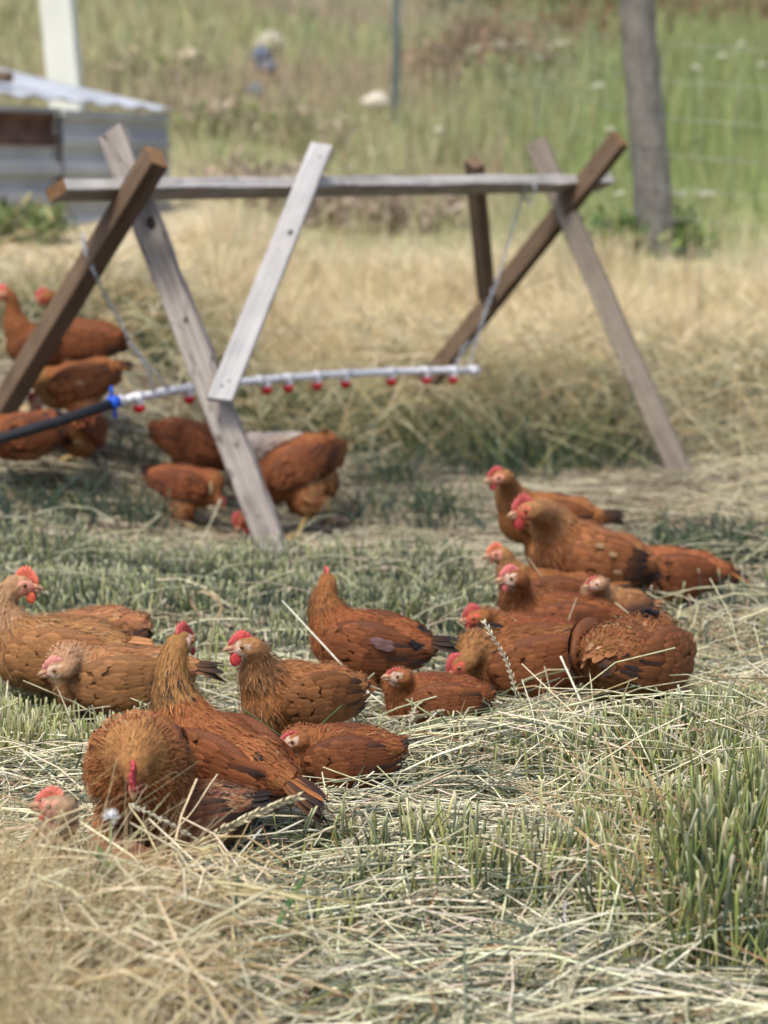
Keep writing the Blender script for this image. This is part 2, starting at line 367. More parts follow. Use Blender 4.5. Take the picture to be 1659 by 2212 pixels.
# drinker line
dr = empty('drinker_line', tuple(at(640, 830, 7.5))); tag(dr, 'white water pipe with red nipple cups hanging below the perch on a black hose', 'drinker')
dinv = Matrix.Translation(-dr.location)
def dpart(mbx, name, m, parent=dr, smooth=True):
    return mbx.obj(name, m, parent, smooth)
O = np.array(dr.location)
pipe_px = [(250, 868, 6.90), (300, 858, 7.0), (380, 843, 7.18), (480, 829, 7.38), (600, 818, 7.6), (720, 809, 7.83), (850, 803, 8.07), (960, 800, 8.26), (1030, 800, 8.40)]
pp = np.array([at(*q) for q in pipe_px]) - O
t_ = MB(); tube1(t_, pp, .0135, 14); dpart(t_, 'pipe', M_pvc)
def along(px):
    xs_ = [q[0] for q in pipe_px]; i = max(0, min(len(xs_) - 2, int(np.searchsorted(xs_, px)) - 1)); u = (px - xs_[i]) / (xs_[i + 1] - xs_[i])
    d = pp[i + 1] - pp[i]; return pp[i] + d * u, d / np.linalg.norm(d)
for px, r_, h_ in ((256, .02, .03), (297, .017, .035), (352, .0165, .03), (408, .017, .035), (560, .0165, .03), (622, .017, .035), (684, .017, .03), (745, .017, .035), (845, .017, .035), (918, .017, .03), (978, .017, .03), (1022, .018, .05)):
    p, d = along(px); t_ = MB(); tube1(t_, [p - d * h_ / 2, p + d * h_ / 2], r_, 14); dpart(t_, 'fitting', M_pvc)
for px in (300, 408, 575, 622, 684, 745, 845, 920, 978):
    p, d = along(px); t_ = MB(); tube1(t_, [p + [0, 0, -.010], p + [0, 0, -.020], p + [0, 0, -.03]], [.017, .015, .012], 10); nz = dpart(t_, 'nipple', M_pvc)
    t_ = MB(); tube1(t_, [p + [0, 0, -.027], p + [0, 0, -.036], p + [0, 0, -.047], p + [0, 0, -.052]], [.021, .020, .013, .006], 12); dpart(t_, 'cup', M_red, nz)
for px in (280, 375, 600, 700, 752, 842, 905):
    p, d = along(px); t_ = MB(); tube1(t_, [p - d * .003, p + d * .003], .0178, 12); dpart(t_, 'clip', M_metal)
hose = np.array([at(-120, 985, 6.55), at(-40, 960, 6.6), at(60, 930, 6.68), at(150, 903, 6.76), at(236, 874, 6.87)]) - O
t_ = MB(); tube1(t_, hose, .0165, 12); dpart(t_, 'hose', M_hose)
p, d = along(250); t_ = MB(); tube1(t_, [p - d * .028, p - d * .02, p + d * .005], [.019, .024, .021], 14); cl = dpart(t_, 'clamp', M_blue)
up = np.array([0, 0, 1.0])
for sgn in (1, -1):
    q = p - d * .012 + up * .02 * sgn
    t_ = MB(); ellipsoid(t_, q + up * .014 * sgn - d * .008 * sgn, (.007, .014, .02), col=(.1, .1, .1), nu=10, nv=6); dpart(t_, 'thumb_tab', M_blue, cl)

def chain(pts, label, link_l=.03, r=.0022):
    pts = np.array([at(*q) for q in pts]); seg = np.linalg.norm(np.diff(pts, axis=0), axis=1); cum = np.concatenate([[0], np.cumsum(seg)])
    n = int(cum[-1] / (link_l * .78)); m_ = MB(); org = pts[0]
    for i in range(n):
        s = (i + .5) / n * cum[-1]; c = np.array([np.interp(s, cum, pts[:, j]) for j in range(3)]) - org
        c2 = np.array([np.interp(min(cum[-1], s + .01), cum, pts[:, j]) for j in range(3)]) - org; d = c2 - c
        if np.linalg.norm(d) < 1e-6: continue
        d /= np.linalg.norm(d); sde = np.cross(d, [0.3, 1, 0.2]); sde /= np.linalg.norm(sde); sd2 = np.cross(d, sde)
        w = sde if i % 2 else sd2
        ring = [c + d * math.cos(a) * link_l * .5 + w * math.sin(a) * link_l * .24 for a in np.linspace(0, 2 * math.pi, 10)]
        tube1(m_, ring, r, 5, caps=False)
    o = m_.obj('chain', M_metal); o.location = org; return tag(o, label, 'chain', 'chains holding the drinker pipe')
c1 = chain([(178, 505, 7.0), (186, 545, 6.93), (205, 592, 6.92), (228, 640, 6.98), (258, 688, 7.0), (282, 742, 7.0), (318, 790, 7.02), (342, 812, 7.05), (362, 838, 7.12)], 'galvanised chain slung from the dark leg down to the left end of the drinker pipe')
chain([(290, 748, 6.99), (312, 785, 7.0), (326, 822, 7.03), (332, 850, 7.06)], 'short loose end of chain hanging beside the grey leg above the pipe')
chain([(1138, 388, 8.60), (1128, 430, 8.58), (1108, 490, 8.55), (1078, 595, 8.5), (1060, 640, 8.46), (1040, 700, 8.42), (1012, 795, 8.38)], 'galvanised chain hanging from the rail down to the right end of the drinker pipe')
chain([(1150, 384, 8.62), (1156, 412, 8.55), (1146, 438, 8.56), (1128, 420, 8.58), (1140, 398, 8.5)], 'loop of chain knotted round the right part of the rail')
chain([(1030, 735, 8.41), (1006, 745, 8.36), (990, 775, 8.33), (986, 800, 8.31)], 'short chain tail dangling over the pipe beside the dark rear leg')

# ------------------------------------------------------------------ chickens
RUST = np.array([.27, .098, .030])
PAL = {
 'rust':  dict(body=(.215, .082, .028), breast=(.27, .112, .038), neck=(.28, .138, .050), wing=(.165, .058, .022), belly=(.33, .18, .08), tail=(.16, .06, .02), dark=.02, speck=.02, tailblack=.5),
 'red':   dict(body=(.195, .067, .024), breast=(.245, .092, .031), neck=(.235, .094, .032), wing=(.155, .052, .020), belly=(.30, .15, .065), tail=(.12, .045, .018), dark=.03, speck=.03, tailblack=.5),
 'ginger': dict(body=(.245, .104, .037), breast=(.29, .128, .045), neck=(.31, .165, .066), wing=(.20, .078, .029), belly=(.36, .20, .09), tail=(.16, .07, .03), dark=.03, speck=.05, tailblack=.5),
 'buff':  dict(body=(.28, .135, .055), breast=(.31, .155, .062), neck=(.34, .21, .105), wing=(.26, .12, .047), belly=(.36, .21, .10), tail=(.25, .12, .05), dark=.05, speck=.14, tailblack=.3),
 'mottled': dict(body=(.22, .105, .055), breast=(.16, .09, .06), neck=(.30, .20, .125), wing=(.20, .085, .045), belly=(.2, .12, .08), tail=(.05, .035, .03), dark=.4, speck=.25, tailblack=.9),
 'grey':  dict(body=(.42, .36, .31), breast=(.42, .34, .27), neck=(.40, .26, .15), wing=(.40, .30, .23), belly=(.45, .35, .25), tail=(.4, .3, .2), dark=.2, speck=.3, tailblack=.3),
}
BLACK = np.array([.014, .012, .013]); CREAM = np.array([.55, .42, .25])

def add_feathers(mb, B, D, N, L, Wd, lift, rad, cb, ct, rows=4, curl=None):
    """many feathers at once: B base points, D direction, N outward normal"""
    n = len(B)
    if n == 0: return
    D = nrm(D - N * (D * N).sum(1, keepdims=True)); Sd = np.cross(D, N)
    t = np.linspace(0, 1, rows); prof = np.interp(t, [0, .25, .6, .85, 1], [.45, .9, 1, .72, .16])
    u = np.array([-1, 0, 1.0])
    L_ = L[:, None, None]; tt = t[None, :, None]; uu = u[None, None, :]
    alo = L_ * tt * np.ones_like(uu)
    hgt = lift[:, None, None] * L_ * tt - (alo ** 2) / (2 * rad[:, None, None]) - (Wd[:, None, None] * .09) * np.abs(uu) * np.ones_like(tt)
    if curl is not None: hgt = hgt + curl[:, None, None] * (tt ** 2.5) * L_
    sid = Wd[:, None, None] * .5 * prof[None, :, None] * uu
    V = B[:, None, None, :] + D[:, None, None, :] * alo[..., None] + N[:, None, None, :] * hgt[..., None] + Sd[:, None, None, :] * sid[..., None]
    C = cb[:, None, None, :] * (1 - tt[..., None]) + ct[:, None, None, :] * tt[..., None]
    C = np.broadcast_to(C, V.shape)
    uv = np.zeros((n, rows, 3, 2)); uv[..., 0] = np.array([0, .5, 1.0])[None, None, :]; uv[..., 1] = t[None, :, None]
    base = (np.arange(n) * rows * 3)[:, None, None]; i = np.arange(rows - 1)[None, :, None] * 3; j = np.arange(2)[None, None, :]
    f = np.stack([base + i + j, base + i + j + 1, base + i + 3 + j + 1, base + i + 3 + j], -1).reshape(-1, 4)
    mb.add(V.reshape(-1, 3), f, C.reshape(-1, 3), uv.reshape(-1, 2))

def bez(p0, p1, p2, p3, n):
    t = np.linspace(0, 1, n)[:, None]; return (1 - t) ** 3 * p0 + 3 * (1 - t) ** 2 * t * p1 + 3 * (1 - t) * t * t * p2 + t ** 3 * p3

def sample_surface(me, density, rg):
    me.calc_loop_triangles(); nt_ = len(me.loop_triangles)
    idx = np.empty(nt_ * 3, np.int32); me.loop_triangles.foreach_get('vertices', idx); idx = idx.reshape(-1, 3)
    co = np.empty(len(me.vertices) * 3, np.float32); me.vertices.foreach_get('co', co); co = co.reshape(-1, 3).astype(float)
    no = np.empty(len(me.vertices) * 3, np.float32); me.vertices.foreach_get('normal', no); no = no.reshape(-1, 3).astype(float)
    a, b, c = co[idx[:, 0]], co[idx[:, 1]], co[idx[:, 2]]
    ar = np.linalg.norm(np.cross(b - a, c - a), axis=1) / 2; tot = ar.sum(); n = int(tot * density)
    k = rg.choice(nt_, n, p=ar / tot); r1 = np.sqrt(rg.random(n))[:, None]; r2 = rg.random(n)[:, None]
    P = a[k] * (1 - r1) + b[k] * r1 * (1 - r2) + c[k] * r1 * r2
    Nn = no[idx[k, 0]] * (1 - r1) + no[idx[k, 1]] * r1 * (1 - r2) + no[idx[k, 2]] * r1 * r2
    return P, nrm(Nn)

FOOT = []     # bird footprints (x, y, heading, half length, half width) that straw stays out of
NB = [0]
def rotm(yaw, pitch, roll=0):
    return np.array((Matrix.Rotation(yaw, 3, 'Z') @ Matrix.Rotation(-pitch, 3, 'Y') @ Matrix.Rotation(roll, 3, 'X')))
def chicken(label, body, head, yaw, hyaw, hpitch=0, pitch=0, s=1.0, pal='rust', comb=1.0, wattle=1.0, face='pale', stand=True, det=2,
            tail_up=25, tail_black=None, tail_n=8, tail_len=1.0, feats=None, combcol=(.50, .05, .045), bare=None, roll=0, fat=1.0, wing_dark=0, neck_dark=.0, n_pale=0, legs=(1, 1), stretch=1.0, neckw=1.0, wing_in=0.0, wing_s=1.0):
    NB[0] += 1; rg = np.random.default_rng(100 + NB[0]); P_ = {k: (np.array(v) if isinstance(v, tuple) else v) for k, v in PAL[pal].items()}
    for k_ in ('body', 'breast', 'neck', 'wing', 'belly'): P_[k_] = P_[k_] * [1.18, 1.17, 1.25] * rg.uniform(.88, 1.2) * np.array([1, rg.uniform(.95, 1.08), 1])
    sh = .030 if stand else .014; body = (body[0], body[1], body[2] * (1 - sh)); head = (head[0], head[1], head[2] * (1 - sh)); combcol = tuple(np.array(combcol) * [.74, .85, .85])
    C = at(*body); H = at(*head); gz_ = float(ground(C[0], C[1]))
    root = empty('chicken', (C[0], C[1], gz_)); tag(root, label, 'chicken', 'chickens in the pasture')
    O = np.array([C[0], C[1], gz_]); C = C - O; H = H - O
    FOOT.append((O[0], O[1], R(yaw), .105 * s, .075 * s))
    Rb = rotm(R(yaw), R(pitch), R(roll)); hd = rotm(R(hyaw), R(hpitch)); hf = hd[:, 0]
    L = lambda x, y, z: C + Rb @ (np.array([x * stretch, y, z]) * s)
    # ---- spine and neck
    N0 = L(.075, 0, .03); gap = np.linalg.norm(H - N0)
    p1 = N0 + Rb @ np.array([.045, 0, .03]) * s * min(1, gap / (.09 * s)); p3 = H - hf * .012 * s
    back = nrm((N0 - H) * 1.0) * .6 - hf * .55; p2 = H + nrm(back) * min(.05 * s, gap * .45)
    neck = bez(L(.045, 0, .01), p1, p2, p3, 9)
    # ---- body surface
    t_ = MB()
    ellipsoid(t_, L(0, 0, 0), np.array([.100 * stretch, .065 * fat, .072]) * s, Rb, nu=18, nv=12)
    ellipsoid(t_, L(.05, 0, .0), np.array([.060, .057 * fat, .065]) * s, Rb, nu=16, nv=10)
    ellipsoid(t_, L(-.07, 0, .018), np.array([.062, .053 * fat, .056]) * s, Rb, nu=16, nv=10)
    ellipsoid(t_, L(-.112, 0, .03), np.array([.035, .036, .028]) * s, rotm(R(yaw), R(pitch) - R(20)), nu=12, nv=8)
    for sd_ in (1, -1):
        if stand: ellipsoid(t_, L(-.008, .038 * sd_, -.072), np.array([.040, .026, .052]) * s, rotm(R(yaw), 0), nu=10, nv=8)
    rr = np.array([.054, .050, .043, .036, .030, .026, .0235, .0215, .0205]) * s * neckw
    for i in range(1, 9): 
        for w in ((0, .5) if i < 8 else (0,)):
            q = neck[i] * (1 - w) + neck[min(8, i + 1)] * w; r_ = rr[i] * (1 - w) + rr[min(8, i + 1)] * w
            ellipsoid(t_, q, (r_, r_, r_), nu=10, nv=8)
    ellipsoid(t_, H, np.array([.0265, .0185, .0205]) * s, hd, nu=12, nv=10)
    ellipsoid(t_, H + hf * .017 * s - hd[:, 2] * .003 * s, np.array([.0145, .0105, .012]) * s, hd, nu=10, nv=8)
    tmp = t_.obj('tmp', M_skin)
    md = tmp.modifiers.new('r', 'REMESH'); md.mode = 'VOXEL'; md.voxel_size = (.0062 if det == 2 else .0085) * s
    sm = tmp.modifiers.new('s', 'SMOOTH'); sm.factor = .5; sm.iterations = 4 if det == 2 else 2
    dg = bpy.context.evaluated_depsgraph_get(); me = bpy.data.meshes.new_from_object(tmp.evaluated_get(dg))
    bpy.data.objects.remove(tmp, do_unlink=True)
    me.name = 'body'; me.materials.clear(); me.materials.append(M_skin)
    bod = link(bpy.data.objects.new('body', me), root)
    co = np.empty(len(me.vertices) * 3, np.float32); me.vertices.foreach_get('co', co); co = co.reshape(-1, 3).astype(float)
    me.polygons.foreach_set('use_smooth', np.ones(len(me.polygons), dtype=bool))
    FACE = {'pale': np.array([.58, .40, .33]), 'red': np.array([.50, .10, .07]), 'pink': np.array([.55, .25, .19]), 'white': np.array([.46, .35, .28]), 'brown': np.array([.24, .10, .05])}[face]
    def headcoord(p): q = (p - H) @ hd / s; return q[:, 0], q[:, 1], q[:, 2]
    hx, hy, hz = headcoord(co); inface = (np.hypot(np.hypot(hx - .012, hy), hz) < .036) & (hx > -.004) & (hz < .0125 + .2 * hx * 0) & (np.linalg.norm(co - H, axis=1) < .04 * s)
    vc = np.tile(P_['body'] * .8, (len(co), 1)); dneck = np.min(np.linalg.norm(co[:, None] - neck[None, 3:], axis=2), axis=1) < .045 * s
    vc[dneck] = P_['neck'] * .8
    mm = (rg.random(len(co)) * .3 + .85)[:, None]
    vc[inface] = FACE
    ear = inface & ((hx < .006) & (hz < .004) & (rg.random(len(co)) < .55) | (rg.random(len(co)) < .2)); vc[ear] = P_['neck'] * .9
    nearb = inface & (hx > .021); vc[nearb] = FACE * .5 + np.array([.45, .10, .07]) * .5
    vc = vc * mm
    a_ = me.color_attributes.new('Col', 'FLOAT_COLOR', 'POINT'); c4 = np.ones((len(co), 4), np.float32); c4[:, :3] = vc; a_.data.foreach_set('color', c4.ravel())
    # ---- plumage
    dens = {2: 26500, 1: 11000, 0: 9000}[det] / (s * s); fs = {2: 1.18, 1: 1.7, 0: 2.0}[det]
    Pp, Nn = sample_surface(me, dens, rg)
    spine = np.vstack([neck[::-1], L(.0, 0, .0), L(-.05, 0, .01), L(-.1, 0, .025), L(-.15, 0, .04)])
    dense = np.vstack([spine[i] + (spine[i + 1] - spine[i]) * k_ for i in range(len(spine) - 1) for k_ in np.linspace(0, .8, 4)])
    tang = nrm(np.vstack([np.tile(spine[i + 1] - spine[i], (4, 1)) for i in range(len(spine) - 1)]))
    d2 = ((Pp[:, None] - dense[None]) ** 2).sum(2); w = np.exp(-(d2 - d2.min(1, keepdims=True)) / (2 * (.028 * s) ** 2)); w /= w.sum(1, keepdims=True)
    D = w @ tang; par = w @ np.linspace(0, 1, len(dense))          # 0 head .. 1 tail
    bl = (Pp - C) @ Rb / s                                        # body coordinates
    D = D + np.array([0, 0, -1.0]) * (.35 * sst(.0, -.05, bl[:, 2]) + .25)[:, None] * (par > .45)[:, None]
    D = D + rg.normal(0, .12, D.shape)
    hx, hy, hz = headcoord(Pp); rh = np.linalg.norm(Pp - H, axis=1) / s
    bareface = (hx > -.001) & (hz < .0125) & (rh < .042) & (par < .25)
    bareface |= (hx > .013) & (rh < .045) & (par < .25)
    keep = ~bareface
    nk = len(neck); tn = par * (len(spine) - 1)                   # spine index
    isneck = (np.min(np.linalg.norm(Pp[:, None] - neck[None, 2:], axis=2), axis=1) < .047 * s) & (par < .45)
    ishead = rh < .03
    L_ = np.where(isneck, .018, .026) * s; Wd = np.where(isneck, .0095, .0145) * s
    L_ = np.where(ishead, .009 * s, L_); Wd = np.where(ishead, .0032 * s, Wd)
    fluff = (bl[:, 2] < -.02) & (bl[:, 0] < .03) & ~isneck
    breast = (bl[:, 0] > .045) & ~isneck
    Wd = np.where(breast, .0125 * s, Wd); L_ = np.where(breast, .02 * s, L_)
    Wd = np.where(fluff, .007 * s, Wd); L_ = np.where(fluff, .03 * s, L_)
    vis = np.where(isneck & (rg.random(len(Pp)) < .0), False, True)
    L_ = L_ * rg.uniform(.75, 1.25, len(Pp)) * (1 + (fs - 1) * .5); Wd = Wd * rg.uniform(.8, 1.2, len(Pp)) * fs
    base = np.where(isneck[:, None], P_['neck'], P_['body']); base = np.where(breast[:, None], P_['breast'], base); base = np.where(fluff[:, None], P_['belly'] * .35 + P_['breast'] * .6, base)
    base = np.where(ishead[:, None], P_['neck'] * .85 + P_['body'] * .1, base)
    var = (1 + .16 * rg.normal(size=len(Pp)) + .14 * noise2(bl[:, 0] * 30, bl[:, 2] * 30, 1, NB[0]))[:, None]
    hue = np.stack([np.ones(len(Pp)), 1 + .09 * rg.normal(size=len(Pp)), np.ones(len(Pp))], 1)
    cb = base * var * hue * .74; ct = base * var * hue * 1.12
    rnd = rg.random(len(Pp)); dk = (rnd < P_['dark'] * .5) & ~ishead; ct[dk] = BLACK * 1.5; cb[dk] *= .6
    lowneck = isneck & (np.linalg.norm(Pp - H, axis=1) > .06 * s) & (bl[:, 2] > .0) & (rg.random(len(Pp)) < neck_dark); ct[lowneck] = BLACK * 1.4; cb[lowneck] *= .7
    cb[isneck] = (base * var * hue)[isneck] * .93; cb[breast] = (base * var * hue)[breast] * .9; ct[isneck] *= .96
    cb[lowneck] *= .7
    sp_ = (rnd > 1 - P_['speck']); ct[sp_] = ct[sp_] * .4 + CREAM * .6
    if fluff.any(): ct[fluff] *= 1.12
    rad = np.where(isneck, .05, .085) * s; rad = np.where(ishead, .03 * s, rad)
    pl = MB(); lift = rg.uniform(.02, .17, len(Pp)); lift[fluff] += .1; lift[isneck | breast] = rg.uniform(-.04, .07, (isneck | breast).sum()); k = keep
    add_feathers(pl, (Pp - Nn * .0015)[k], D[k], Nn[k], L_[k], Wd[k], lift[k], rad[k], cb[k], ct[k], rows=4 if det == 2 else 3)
    if det == 2:                                                 # loose barbs that soften the outline
        nf = min(len(Pp), 3800); ix = rg.choice(len(Pp), nf, replace=False); ix = ix[keep[ix] & ~ishead[ix]]; nf = len(ix)
        lf = rg.uniform(.008, .02, nf)[:, None] * s; d_ = nrm(D[ix] - Nn[ix] * (D[ix] * Nn[ix]).sum(1, keepdims=True)); a_0 = Pp[ix] + Nn[ix] * .003 * s
        Pf = np.stack([a_0, a_0 + d_ * lf * .55 + Nn[ix] * lf * .22 + rg.normal(0, .0006, (nf, 3)), a_0 + d_ * lf + Nn[ix] * lf * rg.uniform(.0, .24, (nf, 1)) + rg.normal(0, .0015, (nf, 3))], 1)
        tubes(pl, Pf, np.tile(np.array([.0007, .0005, .0002]) * s, (nf, 1)), 2, np.repeat(ct[ix][:, None] * 1.02, 3, 1), flat=Nn[ix])
    if feats:                                                    # single odd feathers: black, white, bare patches
        for (fx, fy, fz, kind, num) in feats:
            q = L(fx, fy, fz); dd = ((Pp - q) ** 2).sum(1); ix = np.argsort(dd)[:num]; cc = {'b': BLACK, 'w': np.array([.6, .56, .5]), 'c': CREAM, 'm': np.array([.42, .34, .36])}[kind]
            add_feathers(pl, Pp[ix] + Nn[ix] * .006 * s, D[ix], Nn[ix], np.full(num, .026 * s), np.full(num, .012 * s), np.full(num, .2), np.full(num, .09 * s), np.tile(cc, (num, 1)), np.tile(cc, (num, 1)))
    tag(pl.obj('plumage', M_feather, root), kind='stuff')
    # ---- wings
    for sd_ in (1, -1):
        wm = MB(); wc = np.array([-.022 - (1 - wing_s) * .02, sd_ * (.0545 * fat - wing_in), .012]); wr = np.array([.092 * stretch * wing_s, .020, .056 * wing_s]); tilt = -6
        Rw = np.array(Matrix.Rotation(R(-tilt), 3, 'Y') @ Matrix.Rotation(R(-7 * sd_), 3, 'X') @ Matrix.Rotation(R(5 * sd_), 3, 'Z'))
        ellipsoid(wm, C + Rb @ (wc * s), wr * s, Rb @ Rw, col=P_['wing'] * .6, nu=16, nv=10)
        def wsurf(a, b, off):
            q = np.sqrt(np.clip(1 - a * a - b * b, .02, 1)); p = np.stack([a * wr[0], sd_ * q * wr[1], b * wr[2]], 1); n_ = nrm(p / wr ** 2)
            n_ = nrm(n_ * np.array([.5, 1, .8])); return C + ((wc + p @ Rw.T) * s) @ Rb.T + ((n_ @ Rw.T) @ Rb.T) * off * s, (n_ @ Rw.T) @ Rb.T
        def row(a, b, l, wdt, off, col, up=0.0, lf=.05, tipc=None, rd=.16):
            n_ = len(a); Bp, Nw = wsurf(a, b, off); dl = np.tile(np.array([-1, 0, 0.0]), (n_, 1)); dl[:, 2] = up
            Dw = (dl @ Rw.T) @ Rb.T + rg.normal(0, .035, (n_, 3)); v = (1 + .13 * rg.normal(size=n_))[:, None]
            cc = np.tile(col, (n_, 1)) * v; tc_ = cc * 1.12 if tipc is None else np.where(rg.random(n_)[:, None] < tipc[1], tipc[0], cc * 1.1)
            add_feathers(wm, Bp, Dw, Nw, l * s * rg.uniform(.9, 1.1, n_), np.full(n_, wdt * s), np.full(n_, lf), np.full(n_, rd * s), cc * .85, tc_, rows=5)
        wcol = P_['wing']; db = P_['tailblack']
        pr = np.linspace(-.72, -.25, 5); row(np.full(5, -.45), pr, .088, .013, -.001, wcol * (.35 if wing_dark else .75), .05 + (pr + .5) * .3, .03, (BLACK if wing_dark else BLACK * 3, .9 if wing_dark else .35))
        se = np.linspace(-.7, .62, 9); row(np.full(9, -.28), se, .07, .019, .001, wcol * (.7 if wing_dark else .95), -.12 * se, .05, (BLACK * 2, .12 + .5 * wing_dark))
        ge = np.linspace(-.72, .72, 10); row(-.02 - .12 * ge ** 2, ge, .044, .0195, .003, wcol, -.1 * ge, .08)
        row(.2 - .15 * ge ** 2, ge, .034, .019, .0045, wcol * 1.05, -.05 * ge, .1)
        nn = 70 if det == 2 else 30; aa = rg.uniform(.1, .93, nn); bb = rg.uniform(-.8, .8, nn); ok = aa * aa + bb * bb < .93
        row(aa[ok], bb[ok], .022, .0145, .0055, P_['body'] * .6 + wcol * .45, 0, .14, rd=.09)
        if bare and bare == sd_:
            a1 = np.array([-.35, -.25, -.4, -.15]); b1 = np.array([.35, .25, .2, .4]); row(a1, b1, .03, .016, .012, np.array([.17, .10, .10]), 0, .02)
        if n_pale and det:
            a1 = rg.uniform(-.3, .5, n_pale); b1 = rg.uniform(-.5, .6, n_pale); row(a1, b1, .018, .01, .010, CREAM * .55 + P_['wing'] * .4, 0, .12)
        wm.obj('wing', M_feather, root)
    # ---- tail
    tb = P_['tailblack'] if tail_black is None else tail_black; th = R(tail_up)
    for i in range(tail_n):
        u = (i / (tail_n - 1) - .5) * 2; fm = MB(); dl = np.array([-math.cos(th), u * .42, math.sin(th) + .12 * (1 - abs(u))]); nl = np.array([math.sin(th) * .8, u * .8, math.cos(th)])
        B_ = L(-.115, u * .014, .034 + .006 * (1 - abs(u)) + .0015 * i); black = rg.random() < tb
        cc = BLACK * 1.3 if black else P_['tail'] * 1.6; tp = BLACK if rg.random() < tb + .2 else cc * 1.2
        add_feathers(fm, B_[None], (Rb @ dl)[None], (Rb @ nl)[None], np.array([.085 * s * tail_len * rg.uniform(.85, 1.1)]), np.array([.02 * s]), np.array([.06]), np.array([.25 * s]), cc[None] if not black else (P_['tail'] * .6 + BLACK * .4)[None], tp[None], rows=6)
        fm.obj('tail_feather', M_feather, root)
    # ---- head parts
    hm = lambda x, y, z: H + hd @ (np.array([x, y, z]) * s)
    bk = MB(); tube1(bk, [hm(.024, 0, .0005), hm(.031, 0, .0005), hm(.038, 0, -.002), hm(.0445, 0, -.0065)], np.array([.0075, .0062, .0040, .0007]) * s, 8, [(.45, .22, .13), (.42, .25, .15), (.38, .25, .15), (.3, .2, .12)])
    tube1(bk, [hm(.023, 0, -.006), hm(.031, 0, -.0065), hm(.038, 0, -.0085)], np.array([.0062, .0045, .001]) * s, 8, (.38, .25, .16)); bk.obj('beak', M_beak, root)
    for sd_ in (1, -1):
        em = MB(); n_ = 12
        ctr = hm(.0085, sd_ * .0160, .0035); ax = nrm(hd @ np.array([.28, sd_ * 1.0, .08])); e1 = nrm(np.cross(ax, hd[:, 2])); e2 = np.cross(ax, e1)
        V = [ctr + ax * .0030 * s]; cols = [(.004, .004, .004)]
        for r_, h_, c_ in ((.0019, .0028, (.004, .004, .004)), (.0022, .0026, (.28, .11, .02)), (.0036, .0012, (.30, .13, .03)), (.0040, .0002, (.03, .02, .015)), (.0047, -.001, tuple(FACE * .6)), (.0052, -.0035, tuple(FACE * .6))):
            for j in range(n_): V.append(ctr + ax * h_ * s + (e1 * math.cos(2 * math.pi * j / n_) + e2 * math.sin(2 * math.pi * j / n_)) * r_ * s); cols.append(c_)
        T = [[0, 1 + j, 1 + (j + 1) % n_] for j in range(n_)]; Q = [[1 + r_ * n_ + j, 1 + (r_ + 1) * n_ + j, 1 + (r_ + 1) * n_ + (j + 1) % n_, 1 + r_ * n_ + (j + 1) % n_] for r_ in range(5) for j in range(n_)]
        em.add(V, [np.array(T), np.array(Q)], np.array(cols)); em.obj('eye', M_eye, root)
    if comb > 0:
        cm = MB(); npt = 25; cc = np.array(combcol); V = []; cs = []
        for i in range(npt):
            t = i / (npt - 1); x0 = .033 - .043 * t; zb_ = .006 + .0155 * math.sin(min(1, t * 1.5) * math.pi / 2) - .004 * t * t
            env = math.sin(math.pi * min(1, .12 + .9 * t)) ** .7; saw = .62 + .38 * abs(((t * 6.0) % 1) * 2 - 1)
            h_ = comb * .88 * (.004 + .0135 * env * saw); lx = -.25 * h_
            wob = .0012 * math.sin(t * 9 + NB[0])
            for q, (hh, th_) in enumerate(((-.004, .0045), (h_ * .45, .0034), (h_, .0013))):
                for sd_ in (1, -1): V.append(hm(x0 + (lx if q else 0) * (q / 2), sd_ * th_ + wob * q, zb_ + hh)); cs.append(cc * (.85 + .2 * q) + np.array([0, .02, .02]) * q)
        F = []
        for i in range(npt - 1):
            b0, b1 = i * 6, (i + 1) * 6
            F += [[b0, b1, b1 + 2, b0 + 2], [b0 + 2, b1 + 2, b1 + 4, b0 + 4], [b0 + 4, b1 + 4, b1 + 5, b0 + 5], [b0 + 5, b1 + 5, b1 + 3, b0 + 3], [b0 + 3, b1 + 3, b1 + 1, b0 + 1]]
        F += [[0, 2, 3, 1], [2, 4, 5, 3], [6 * npt - 6, 6 * npt - 5, 6 * npt - 3, 6 * npt - 4], [6 * npt - 4, 6 * npt - 3, 6 * npt - 1, 6 * npt - 2]]
        cm.add(V, np.array(F), np.array(cs)); cm.obj('comb', M_comb, root)
    if wattle > 0:
        for sd_ in (1, -1):
            wm = MB(); ellipsoid(wm, hm(.0205, sd_ * .0065, -.0155 - .004 * wattle), np.array([.0085, .0026, .0105]) * s * wattle, hd @ rotm(R(8 * sd_), R(14)), np.array(combcol) * .95, nu=12, nv=8); wm.obj('wattle', M_comb, root)
